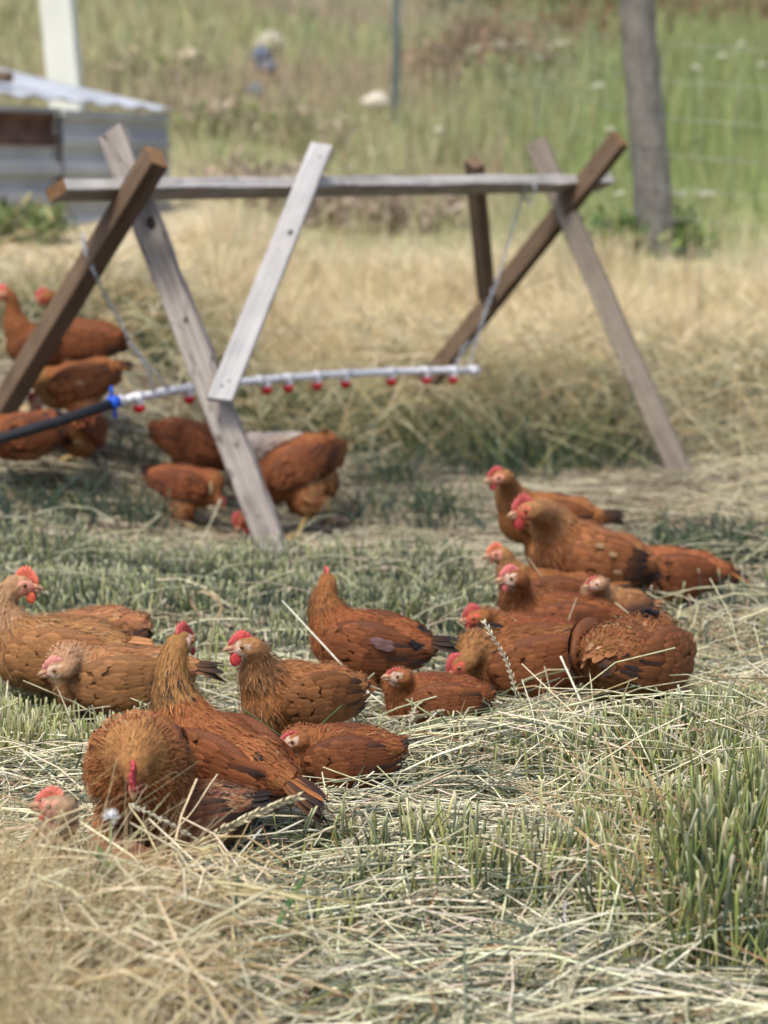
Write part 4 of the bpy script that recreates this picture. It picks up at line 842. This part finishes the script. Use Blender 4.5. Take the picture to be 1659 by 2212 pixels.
def single(name, label, cat, pts, kind, m=M_straw, **k):
    P = np.array([at(*q) for q in pts]); org = P[0].copy(); P = P - org
    tt = np.linspace(0, len(P) - 1, 4 * len(P)); i = np.clip(tt.astype(int), 0, len(P) - 2); u = (tt - i)[:, None]
    Pm = np.vstack([2 * P[0] - P[1], P, 2 * P[-1] - P[-2]]); a, b, c, d = Pm[i], Pm[i + 1], Pm[i + 2], Pm[i + 3]
    Q = .5 * ((2 * b) + (c - a) * u + (2 * a - 5 * b + 4 * c - d) * u ** 2 + (-a + 3 * b - 3 * c + d) * u ** 3)
    mb = MB()
    if kind == 'ear': ear_geo(mb, Q, **k)
    elif kind == 'stem': tube1(mb, Q, k.get('r', .0018), 7, k.get('col', (.55, .52, .36)))
    elif kind == 'leaf':
        n = len(Q); wv = k.get('w', .006) * np.sin(np.linspace(.25, 3.0, n)) ** .6; tw = np.linspace(0, k.get('twist', 3), n); T = nrm(np.gradient(Q, axis=0)); s1 = nrm(np.cross(T, [0.2, 1, .1])); s2 = np.cross(T, s1); sd_ = s1 * np.cos(tw)[:, None] + s2 * np.sin(tw)[:, None]; up_ = np.cross(T, sd_)
        V = np.stack([Q - sd_ * wv[:, None], Q + up_ * wv[:, None] * .3, Q + sd_ * wv[:, None]], 1); ii = np.arange(n - 1)[:, None] * 3; jj = np.arange(2)[None]
        f = np.stack([ii + jj, ii + jj + 1, ii + 4 + jj, ii + 3 + jj], -1).reshape(-1, 4); mb.add(V.reshape(-1, 3), f, k.get('col', (.42, .28, .15)))
    o = mb.obj(name, m); o.location = org; return tag(o, label, cat)
single('grass_seed_head', 'thick pale seed head slanting up under the tail of the chicken with its back turned', 'seed head', [(405, 1845, 3.30), (470, 1800, 3.28), (540, 1765, 3.26), (600, 1738, 3.25), (648, 1722, 3.24)], 'ear', n=19, l=.021, w=.0065, stem=.0014, col=(.60, .55, .37), spread=.32, bare=.05)
single('grass_seed_head', 'slender white seed head running from under the beak of the head-down chicken', 'seed head', [(278, 1736, 3.22), (330, 1760, 3.20), (385, 1790, 3.20), (450, 1832, 3.22)], 'ear', n=15, l=.013, w=.0034, stem=.0012, col=(.64, .61, .48), spread=.3)
single('grass_seed_head', 'zigzag white seed head rising in front of the sleeping chicken', 'seed head', [(1120, 1560, 4.25), (1112, 1490, 4.24), (1090, 1420, 4.22), (1062, 1372, 4.2), (1044, 1340, 4.2)], 'ear', n=13, l=.014, w=.0036, stem=.0014, col=(.66, .63, .48), spread=.28, bare=.25)
single('grass_seed_head', 'long pale seed head lying diagonally across the near left straw', 'seed head', [(560, 1905, 3.02), (640, 1985, 2.92), (700, 2040, 2.86), (735, 2085, 2.82)], 'ear', n=24, l=.014, w=.004, stem=.0012, col=(.60, .55, .38), spread=.35)
single('grass_seed_head', 'seed head with open spikelets lying in the middle of the near straw', 'seed head', [(1000, 1815, 3.42), (1075, 1850, 3.38), (1150, 1890, 3.3), (1230, 1945, 3.22)], 'ear', n=17, l=.014, w=.004, col=(.56, .52, .36), spread=.5)
single('grass_seed_head', 'seed head dangling among the straw below the middle of the photo', 'seed head', [(1275, 1890, 3.25), (1265, 1950, 3.17), (1262, 2010, 3.08)], 'ear', n=13, l=.013, w=.0042, col=(.56, .53, .38), spread=.5)
single('straw_stalk', 'long white straw stalk leaning steeply in front of the round chicken on the right', 'straw', [(1211, 1418, 4.2), (1248, 1500, 4.14), (1290, 1600, 4.02), (1338, 1712, 3.82)], 'stem', r=.0023, col=(.60, .59, .46))
single('straw_stalk', 'pale straw stalk reaching over the belly of the round chicken and the stubble', 'straw', [(870, 1580, 4.1), (1000, 1568, 4.08), (1090, 1566, 4.1), (1200, 1567, 4.12), (1370, 1572, 4.1)], 'stem', r=.002, col=(.55, .53, .38))
single('straw_stalk', 'thick straw stalk lying in the near left grass pointing right', 'straw', [(395, 1905, 2.95), (520, 1912, 2.9), (660, 1945, 2.84)], 'stem', r=.0028, col=(.52, .47, .27))
single('straw_stalk', 'thin straw crossing diagonally in front of the dark mottled chicken', 'straw', [(345, 1828, 3.25), (410, 1760, 3.25), (450, 1700, 3.26), (470, 1672, 3.28)], 'stem', r=.0011, col=(.62, .56, .38))
single('straw_stalk', 'long straw sloping from above the small lying chicken down to its right', 'straw', [(610, 1298, 4.62), (700, 1395, 4.42), (800, 1500, 4.3), (905, 1570, 4.2)], 'stem', r=.0022, col=(.55, .54, .42))
single('straw_stalk', 'long straw rising to the right out of the centre straw', 'straw', [(760, 2055, 2.95), (920, 1930, 3.16), (1080, 1820, 3.4), (1200, 1745, 3.6)], 'stem', r=.0017, col=(.50, .48, .33))
single('grass_stalk', 'dark green stem standing upright in the near left grass', 'stem', [(505, 2120, 2.88), (508, 2000, 2.90), (514, 1890, 2.92)], 'stem', r=.0022, col=(.05, .09, .05))
single('wide_grass', 'broad green blade leaning right in the near grass', 'blade', [(592, 2010, 2.93), (625, 1950, 2.98), (662, 1888, 3.04)], 'leaf', w=.005, twist=.6, col=(.10, .18, .06))
single('dry_leaf', 'curled brown leaf arching over the stubble beyond the stretched neck', 'leaf', [(432, 1330, 5.2), (412, 1295, 5.2), (432, 1278, 5.2), (465, 1290, 5.2), (476, 1318, 5.2), (446, 1362, 5.2)], 'leaf', w=.005, twist=4, col=(.33, .25, .15))
for lb, q in (('curled tan leaf twisting down the tall green clump at the right, upper', [(1440, 1850, 3.4), (1500, 1830, 3.35), (1570, 1845, 3.32), (1605, 1880, 3.3)]), ('curled tan leaf hanging in front of the tall green clump at the right', [(1490, 1860, 3.3), (1500, 1910, 3.28), (1480, 1960, 3.24), (1462, 2010, 3.2)]), ('wavy tan leaf at the right edge of the green clump', [(1640, 1850, 3.35), (1600, 1900, 3.3), (1620, 1960, 3.26), (1580, 2010, 3.2)])):
    single('dry_leaf', lb, 'leaf', q, 'leaf', w=.0055, twist=5, col=(.46, .33, .20))
# white felted twig
P0 = [(1222, 1945, 3.13), (1218, 2000, 3.06), (1240, 2060, 3.0), (1262, 2110, 2.95), (1290, 2165, 2.9), (1340, 2215, 2.86)]
tw = empty('dead_twig', tuple(at(*P0[0]))); tag(tw, 'bleached white dead twig with felted leaves in the near right straw', 'twig')
o_ = np.array(tw.location); mb = MB(); Q = np.array([at(*q) for q in P0]) - o_; tube1(mb, Q, [.0022, .0026, .003, .0032, .0034, .003], 7, (.60, .57, .57)); mb.obj('stem', M_straw, tw)
for px, py, Y, a in ((1272, 2120, 2.94, 0), (1285, 2128, 2.93, 2), (1300, 2150, 2.9, 1), (1250, 2170, 2.9, 3), (1330, 2160, 2.88, 2), (1355, 2120, 2.92, 0), (1318, 2190, 2.86, 1), (1400, 2090, 2.96, 4), (1385, 2130, 2.9, 1)):
    mb = MB(); q = at(px, py, Y) - o_; ellipsoid(mb, q + [0, 0, .006], (.011, .005, .003), rotm(a, .7, a), (.66, .62, .62), nu=8, nv=5); mb.obj('leaf', M_straw, tw)
# small white flower head in the near left corner
fl = empty('white_flower', tuple(at(235, 1950, 2.98))); tag(fl, 'small white bristly flower head on a green stalk before the speckled chicken', 'flower'); o_ = np.array(fl.location)
mb = MB(); tube1(mb, [(0, 0, -.03), at(238, 1850, 2.99) - o_, at(240, 1770, 3.0) - o_], .0017, 6, (.22, .28, .12)); mb.obj('stem', M_straw, fl)
mb = MB(); c0 = at(240, 1765, 3.0) - o_; n = 46; dd = nrm(rng.normal(size=(n, 3)) + [0, 0, .6]); Pq = np.stack([np.tile(c0, (n, 1)), c0 + dd * .007, c0 + dd * .013], 1)
tubes(mb, Pq, np.tile([.0012, .0012, .0004], (n, 1)), 3, np.tile([.68, .70, .72], (n, 3, 1))); mb.obj('petals', M_straw, fl)
for px, py, Y, lb in ((180, 1990, 2.86, 'small green leafy weed in the golden grass, lower'), (228, 1905, 2.95, 'small green leafy weed below the white flower'), (292, 2075, 2.8, 'grey green leafy weed low in the golden grass')):
    mb = MB(); q0 = at(px, py, Y); n = 14; a = rng.random(n) * 6.28; 
    dv = np.stack([np.cos(a), np.sin(a), rng.uniform(.2, 1, n)], 1); B_ = rng.normal(0, .008, (n, 3)) + [0, 0, .01]
    add_feathers(mb, B_, dv, nrm(np.cross(dv, np.cross([0, 0, 1.0], dv))), rng.uniform(.02, .04, n), rng.uniform(.008, .013, n), np.full(n, .1), np.full(n, .1), pick([(.10, .20, .07, 1)], n), pick([(.14, .25, .10, 1)], n), rows=4)
    tube1(mb, [(0, 0, -.15), (0, 0, .01)], .002, 5, (.12, .2, .07)); o = mb.obj('weed', M_grass); o.location = q0; tag(o, lb, 'weed')

# ------------------------------------------------------------------ the hillside
mb = MB()
x, y = wedge(46000, 11.5, 46, extra=1.5); c0 = field_colour(x, y); n = len(x)
jit = (1 + .09 * rng.normal(size=(n, 1))) * (1 + .08 * rng.normal(size=(n, 3)))
k = 4; t = np.linspace(0, 1, k)[None, :]; r_ = x / y
H = (.28 + .30 * sst(13, 20, y) * sst(-.05, .1, r_) + .1 * rng.random(n)) * rng.uniform(.5, 1.2, n) * (1 - .8 * sst(-.07, -.085, r_) * (y < 14.6)); a = rng.random(n) * 6.28; ln = np.abs(rng.normal(0, .25, n))
px = x[:, None] + np.cos(a)[:, None] * ln[:, None] * t ** 1.5 * H[:, None]; py = y[:, None] + np.sin(a)[:, None] * ln[:, None] * t ** 1.5 * H[:, None]; pz = (ground(x, y) - .02)[:, None] + H[:, None] * t
cc = c0 * jit; tip = cc * .8 + np.array([.55, .52, .33]) * .22; m = (t ** 1.5)[..., None]; col = cc[:, None] * .9 * (1 - m) + tip[:, None] * m
tubes(mb, np.stack([px, py, pz], -1), (.0045 + .00085 * (y - 11))[:, None] * np.array([1, .9, .65, .15])[None] * rng.uniform(.6, 1.3, (n, 1)), 2, col)
tag(mb.obj('meadow_grass', M_grass), 'green and tan meadow grass on the rising hillside', None, kind='stuff')

def clump(px, py, Y, rx, ry, h, n, pal, name, label, cat, r=.012, lean=.5, flowers=0):
    """one shrub or weed clump: upright stems that fork into leafy sprays"""
    c = at(px, py, Y); z0 = float(ground(c[0], c[1])); org = np.array([c[0], c[1], z0]); root = empty(name, tuple(org)); tag(root, label, cat)
    mb = MB(); a = rng.random(n) * 6.28; rr = np.sqrt(rng.random(n)); bx = np.cos(a) * rr * rx * .5; by = np.sin(a) * rr * ry * .5; k = 4; t = np.linspace(0, 1, k)[None]
    hh = h * rng.uniform(.5, 1.05, n) * (1 - .4 * rr ** 2); g0 = ground(bx + org[0], by + org[1]) - z0
    P = np.stack([bx[:, None] * (1 + lean * t) + rng.normal(0, .12, (n, 1)) * t * h, by[:, None] * (1 + lean * t) + rng.normal(0, .12, (n, 1)) * t * h, g0[:, None] - .03 + hh[:, None] * t], -1)
    col = np.repeat(pick(pal, n, .22)[:, None], k, 1); tubes(mb, P, r * .4 * np.tile([1, .8, .6, .3], (n, 1)), 3, col * .8); mb.obj('stems', M_grass, root)
    mb = MB(); q = n * 9; i = rng.integers(0, n, q); tt = rng.uniform(.25, 1, q); pos = P[i, 0] * (1 - tt[:, None]) + P[i, -1] * tt[:, None] + rng.normal(0, .035, (q, 3)); dv = nrm(rng.normal(size=(q, 3)) + [0, 0, .8]); nn = nrm(np.cross(dv, rng.normal(size=(q, 3))))
    cp = pick(pal, q, .25); add_feathers(mb, pos, dv, nn, rng.uniform(.06, .13, q), rng.uniform(.02, .04, q), np.full(q, .1), np.full(q, .3), cp * .85, cp * 1.15, rows=3)
    tag(mb.obj('foliage', M_grass, root), kind='stuff')
    if flowers:
        for j in range(flowers):
            fm = MB(); i = rng.integers(0, n); q0 = P[i, -1] + rng.normal(0, .05, 3) + [0, 0, .03]
            for _ in range(7):
                ellipsoid(fm, q0 + rng.normal(0, 1, 3) * [.035, .035, .01], (.02, .02, .01), col=(.62, .60, .46), nu=6, nv=4)
            tag(fm.obj('flower_head', M_straw, root), kind='stuff')
DKG = [(.05, .11, .03, 2), (.09, .19, .04, 2), (.04, .08, .03, 1)]; BRN = [(.30, .18, .11, 2), (.24, .15, .09, 2), (.34, .24, .15, 1)]; YEG = [(.20, .26, .07, 2), (.28, .30, .11, 1)]; MAU = [(.38, .31, .25, 2), (.44, .36, .27, 2)]
clump(1050, 190, 24, 1.3, .8, .8, 150, BRN, 'dead_bush', 'rust brown dead bush in the meadow right of the thin steel post', 'bush')
clump(1160, 110, 27, 1.9, 1, 1.0, 200, BRN, 'dead_bush', 'wide brown dead bush on the hillside between the steel post and the wooden post', 'bush')
clump(1290, 60, 33, 1.4, 1, 1.3, 140, DKG, 'green_bush', 'bright green bush high on the hillside left of the wooden post', 'bush')
clump(1010, 50, 34, .9, .8, .8, 70, DKG, 'green_bush', 'dark green bush at the top right of the steel post', 'bush')
clump(1560, 50, 31, 3.2, 1.2, 1.3, 260, BRN, 'dead_bush', 'long brown brush at the top right beyond the wire', 'bush')
clump(1110, 150, 23, .9, .7, .65, 60, YEG, 'flowering_weed', 'pale cream flowering weed left of the wooden post', 'weed', flowers=12)
clump(1220, 170, 24, 1.0, .7, .55, 60, YEG, 'flowering_weed', 'cream flowering weed close to the left side of the wooden post', 'weed', flowers=10)
clump(1290, 545, 13.9, .45, .4, .35, 60, DKG + YEG, 'green_bush', 'low dark green weed clump at the foot of the wooden post', 'bush', r=.008)
clump(1440, 560, 14.1, .4, .4, .3, 50, DKG + YEG, 'green_bush', 'green weed clump just right of the wooden post foot', 'bush', r=.008)
clump(640, 320, 15.5, 1.0, .6, .38, 90, MAU, 'dead_bush', 'mauve brown dry weeds beyond the rail near the bleached board', 'bush', r=.008)
clump(820, 345, 15.2, .9, .6, .34, 80, MAU, 'dead_bush', 'mauve brown dry weeds beyond the middle of the rail', 'bush', r=.008)
clump(560, 230, 19, 1.3, .8, .4, 90, MAU + YEG, 'dead_bush', 'dull brown weeds around the blue grey stones', 'bush')
clump(-10, 470, 12.9, .7, .4, .28, 60, [(.16, .22, .08, 2), (.30, .28, .14, 1)], 'green_bush', 'green and dry weeds against the metal hutch at the left edge', 'bush', r=.006)
clump(330, 130, 24, 1.4, .8, .4, 80, YEG + MAU, 'green_bush', 'olive weeds around the pale stones at the upper left', 'bush')
for j, (px, py, Y) in enumerate(((1290, 185, 16), (1500, 145, 18), (1470, 420, 14.5), (1520, 418, 14.2), (950, 280, 17), (1315, 280, 15.5), (1340, 418, 14.8), (1600, 95, 20), (1560, 120, 19), (1645, 140, 18))):
    lbs = ['beside the upper wooden post, left', 'right of the post near the top wire', 'low in the green meadow right of the post', 'low in the meadow, right-hand one of a pair', 'between the steel post and rail', 'on the left of the wooden post at mid height', 'by the end of the rail', 'near the brown brush at the upper right', 'under the brown brush right of the post', 'at the right edge under the brush']
    c = at(px, py, Y); z0 = float(ground(c[0], c[1])); rt = empty('white_flower', (c[0], c[1], z0)); tag(rt, 'small white flower umbel ' + lbs[j], 'flower', 'white flowers in the meadow')
    h = max(.15, c[2] - z0); mb = MB(); tube1(mb, [(0, 0, 0), (.01, 0, h)], .004, 5, (.16, .24, .08)); mb.obj('stem', M_grass, rt)
    mb = MB()
    for _ in range(9): ellipsoid(mb, (rng.normal(0, .02), rng.normal(0, .02), h + rng.normal(0, .006)), (.016, .016, .008), col=(.68, .68, .56), nu=6, nv=4)
    tag(mb.obj('flower_head', M_straw, rt), kind='stuff')
# stones
def stone(px, py, Y, r, col, label):
    c = at(px, py, Y); z = float(ground(c[0], c[1])); mb = MB(); ellipsoid(mb, (0, 0, 0), r, rotm(random.random() * 3, 0), col, nu=12, nv=8)
    v = mb.v[0]; v *= (1 + .12 * np.sin(v[:, :1] * 23 / r[0] * .2 + v[:, 2:] * 17) + .06 * rng.normal(size=(len(v), 1)))
    o = mb.obj('stone', M_stone, smooth=True); o.location = (c[0], c[1], c[2] if abs(c[2] - z) < .5 else z + r[2] * .5); tag(o, label, 'stone', 'stones on the hillside')
for a in ((815, 222, 21, (.19, .12, .09), (.50, .46, .38), 'flat cream stone left of the steel post foot'), (588, 95, 27, (.2, .14, .14), (.42, .40, .34), 'pale stone on the hillside above the blue grey stones'), (470, 68, 29, (.26, .15, .13), (.42, .42, .34), 'pale stone highest on the upper left hillside'), (408, 125, 26, (.2, .14, .1), (.44, .38, .30), 'tan stone right of the pair at the upper left'), (262, 125, 26, (.17, .12, .1), (.42, .36, .28), 'tan stone just right of the white post'), (372, 145, 25, (.2, .14, .07), (.40, .36, .28), 'low tan stone between two others at the upper left'),
          (567, 122, 24, (.13, .12, .10), (.09, .115, .165), 'larger blue grey stone under a pale one on the hillside'), (577, 145, 23.6, (.12, .1, .07), (.10, .125, .17), 'second blue grey stone touching the larger one'), (556, 197, 21.5, (.11, .09, .07), (.10, .12, .15), 'small blue grey stone lower down the hillside'), (292, 60, 30, (.14, .1, .09), (.40, .38, .33), 'small pale stone right of the top of the white post')):
    stone(*a)

# ------------------------------------------------------------------ fence
rt = empty('wooden_post', (0, 0, 0)); pA = at(1418, 575, 14.0); pB = at(1372, -60, 13.75)
rt.location = (pA[0], pA[1], float(ground(pA[0], pA[1])) - .1); tag(rt, 'weathered grey round wooden fence post leaning slightly, standing in the green meadow', 'post')
mb = MB(); nseg, ns = 30, 20; o_ = np.array(rt.location); V = []
A = np.array([pA[0], pA[1], o_[2]]) - o_; B_ = pB - o_; B_ = A + (B_ - A) * 1.05
for i in range(nseg + 1):
    t = i / nseg; c = A + (B_ - A) * t + [math.sin(t * 6) * .008, 0, 0]
    for j in range(ns):
        a = 2 * math.pi * j / ns; r_ = .118 - .016 * t + .006 * math.sin(a * 3 + 1) + .0045 * math.sin(a * 7 + t * 3) - (.02 if j == 5 else 0) + .003 * math.sin(t * 40 + a * 2)
        V.append(c + np.array([math.cos(a), math.sin(a), 0]) * r_)
mb.add(V, np.array([[i * ns + j, i * ns + (j + 1) % ns, (i + 1) * ns + (j + 1) % ns, (i + 1) * ns + j] for i in range(nseg) for j in range(ns)])); mb.obj('trunk', M_post_wood, rt)
rt2 = empty('steel_post', tuple(at(853, 255, 21.0))); tag(rt2, 'thin dark steel fence post far up the meadow', 'post'); o_ = np.array(rt2.location)
tp = at(858, -80, 21.0) - o_; mb = MB()
for wdt, dep in ((.035, .006), (.006, .04)):
    v = []; 
    for z_, c_ in ((-.3, np.array([0, 0, 0.])), (0, tp)):
        for sx, sy in ((-1, -1), (1, -1), (1, 1), (-1, 1)): v.append(c_ + [sx * wdt, sy * dep + (.03 if dep > .02 else 0), z_])
    mb.add(v, np.array([[0, 1, 5, 4], [1, 2, 6, 5], [2, 3, 7, 6], [3, 0, 4, 7], [4, 5, 6, 7]]))
mb.obj('shaft', mat('dark_steel', (.06, .085, .08), rough=.6, noise=(20, .2, (1, 1, 1))), rt2)
# woven wire between the posts
wf = empty('wire_fence', tuple(at(1380, 400, 13.85))); tag(wf, 'faint woven wire fence running from the steel post past the wooden post', 'fence'); o_ = np.array(wf.location)
P1 = at(858, 160, 21.0); P2 = at(1388, 300, 13.7); P3 = np.array([4.6, 12.4, 0]); P0_ = P1 + (P1 - P2) * 1.2
def wire_z(p, h): return float(ground(p[0], p[1])) + h
hs = [.12, .30, .48, .68, .90, 1.12, 1.34]
for h in hs:
    mb = MB(); pts = []
    for a_, b_ in ((P0_, P1), (P1, P2), (P2, P3)):
        for t in np.linspace(0, 1, 9)[:-1]:
            p = a_ * (1 - t) + b_ * t; z0, z1 = wire_z(a_, h), wire_z(b_, h); pts.append([p[0], p[1], z0 * (1 - t) + z1 * t - .04 * math.sin(math.pi * t)])
    pts.append([P3[0], P3[1], wire_z(P3, h)]); tube1(mb, np.array(pts) - o_, .0015, 5); mb.obj('wire', M_metal, wf)
mb = MB(); tube1(mb, [(0, 0, hs[0]), (0, 0, hs[-1])], .0009, 4); sm_ = mb.mesh('stay_wire', M_metal)
for a_, b_ in ((P0_, P1), (P1, P2), (P2, P3)):
    ln = np.linalg.norm((b_ - a_)[:2]); n = int(ln / .22)
    for i in range(n):
        t = (i + .5) / n; p = a_ * (1 - t) + b_ * t; s_ = bpy.data.objects.new('stay_wire', sm_); z0, z1 = wire_z(a_, 0), wire_z(b_, 0)
        s_.location = (p[0] - o_[0], p[1] - o_[1], z0 * (1 - t) + z1 * t - .04 * math.sin(math.pi * t) - o_[2]); link(s_, wf)

# white post behind the hutch
rt = empty('white_post', tuple(at(142, 200, 17.5))); z_ = float(ground(rt.location[0], rt.location[1])); rt.location[2] = z_
tag(rt, 'tall white painted post behind the metal hutch, cut by the top of the photo', 'post')
o_ = np.array(rt.location); a0 = at(142, 200, 17.5) - o_; a1 = at(118, -60, 17.5) - o_; d_ = (a1 - a0) / (a1[2] - a0[2]); lo = a0 - d_ * (a0[2] + .3)
o, _ = board('shaft', lo, a1, .25, .12, (-.2, -1, 0), mat('white_paint', (.62, .66, .62), rough=.6, noise=(3, .12, (1, 1, .3))), rt, wav=.004, seg=12)
# ------------------------------------------------------------------ corrugated metal hutch
def galv(name, c, rust=.12):
    m = bpy.data.materials.new(name); m.use_nodes = True; t = m.node_tree; b = t.nodes['Principled BSDF']; b.inputs['Metallic'].default_value = .35; b.inputs['Roughness'].default_value = .5
    tc = t.nodes.new('ShaderNodeTexCoord'); n = t.nodes.new('ShaderNodeTexNoise'); n.inputs['Scale'].default_value = 2.6; n.inputs['Detail'].default_value = 7; t.links.new(tc.outputs['Object'], n.inputs['Vector'])
    r = t.nodes.new('ShaderNodeValToRGB'); e = r.color_ramp.elements; e[0].position = .25; e[0].color = (c[0] * .6, c[1] * .6, c[2] * .62, 1); e[1].position = .62; e[1].color = (*c, 1)
    e2 = r.color_ramp.elements.new(.78); e2.color = (c[0] * 1.1, c[1] * 1.1, c[2] * 1.1, 1)
    t.links.new(n.outputs['Fac'], r.inputs[0]); t.links.new(r.outputs[0], b.inputs['Base Color']); return m
M_wall = galv('galvanised_sheet', (.42, .44, .46)); M_roof = galv('roof_sheet', (.58, .62, .66)); M_rust = mat('rusty_sheet', (.13, .075, .055), rough=.85, noise=(6, .4, (1, 1, 1)))
c1 = at(358, 470, 14.6); gB = float(ground(c1[0], c1[1])) - .12
hut = empty('metal_hutch', (c1[0], c1[1], gB)); tag(hut, 'low hutch of grey corrugated metal sheets at the left edge', 'hutch'); o_ = np.array(hut.location)
eR = at(358, 238, 14.6) - o_; eL = at(-140, 188, 12.9) - o_; bR = np.array([eR[0], eR[1], 0]); bL = np.array([eL[0], eL[1], -.15])
depth = np.array([-1.62, .95, .0]); 
def wall(name, a0, a1, h0, h1, m, n=60, amp=.034, pitch=.17, off=0.0):
    """sheet from a0 to a1 with horizontal corrugations between heights h0 and h1 (fractions of the eave)"""
    A_, B2 = np.array(a0[:2]), np.array(a1[:2]); d = (B2 - A_) / np.linalg.norm(B2 - A_); nn = np.array([d[1], -d[0]]); nn = nn if nn[1] < 0 else -nn; V = []; hs_ = np.linspace(h0, h1, n)
    for i in range(n):
        z = hs_[i]; ph = (z / pitch) % 1; w = amp * (np.clip(math.sin(ph * 2 * math.pi) * 2.2, -1, 1) * .5)
        for a in (a0, a1):
            for dd in (0, .004): V.append([a[0] + nn[0] * (w + off - dd), a[1] + nn[1] * (w + off - dd), z])
    F = []
    for i in range(n - 1):
        b0, b1 = i * 4, (i + 1) * 4; F += [[b0, b0 + 2, b1 + 2, b1], [b0 + 1, b1 + 1, b1 + 3, b0 + 3], [b0, b1, b1 + 1, b0 + 1], [b0 + 2, b0 + 3, b1 + 3, b1 + 2]]
    mb = MB(); mb.add(V, np.array(F)); return mb.obj(name, m, hut, smooth=False)
top = min(eR[2], eL[2])
def lerp(a, b, t): return np.array(a) * (1 - t) + np.array(b) * t
mid = .49
wall('wall_sheet', lerp(bR, bL, mid), bR, 0, eR[2] - .03, M_wall, off=.012)
wall('wall_sheet', bL, lerp(bR, bL, mid + .012), 0, .32, M_wall, off=.0)
wall('wall_sheet', bL, lerp(bR, bL, mid + .012), .31, .52, M_wall, n=24, off=.01)
wall('wall_sheet', bL, lerp(bR, bL, mid + .012), .72, eR[2] - .02, M_wall, n=24, off=.0)
o = wall('rusty_panel', bL, lerp(bR, bL, mid + .012), .50, .74, M_rust, n=10, off=-.03)
wall('side_wall', bR + depth * .0 + [.0, .02, 0], bR + depth, 0, eR[2] - .02, M_wall)
wall('post', lerp(bR, bL, mid + .005), lerp(bR, bL, mid + .022), 0, eR[2] - .03, mat('gap_shade', (.05, .045, .045), rough=.9, noise=(8, .3, (1, 1, 1))), n=4, amp=0, off=.02)  # dark strip painting the shadowy gap between the wall sheets
rR = eR + depth + [0, 0, .40]; rL = eL + depth * 1.0 + [0, 0, .50]
V = []; n = 40; ov = nrm(np.array([eR[0] - rR[0], eR[1] - rR[1], 0])) * .06
for i in range(n + 1):
    t = i / n; a = lerp(eR, eL, t) + ov + [0, 0, .012 * math.sin(t * n * 1.3)]; b = lerp(rR, rL, t) + [0, 0, .012 * math.sin(t * n * 1.3)]
    V += [a, b, a - [0, 0, .012], b - [0, 0, .012]]
F = []
for i in range(n):
    b0, b1 = i * 4, (i + 1) * 4; F += [[b0, b0 + 1, b1 + 1, b1], [b0 + 2, b1 + 2, b1 + 3, b0 + 3], [b0, b1, b1 + 2, b0 + 2], [b0 + 1, b0 + 3, b1 + 3, b1 + 1]]
F += [[0, 2, 3, 1], [n * 4, n * 4 + 1, n * 4 + 3, n * 4 + 2]]
mb = MB(); mb.add(V, np.array(F)); mb.obj('roof', M_roof, hut, smooth=False)
q = at(-30, 172, 13.6) - o_; q2 = at(22, 178, 13.5) - o_
mb = MB(); tube1(mb, [q + [0, 0, .03], q2 + [0, 0, .03]], .035, 6, (.09, .06, .045)); o = mb.obj('wood_scrap', M_brown_wood, None); o.location = tuple(o_); tag(o, 'short dark piece of wood lying on the hutch roof', 'wood')
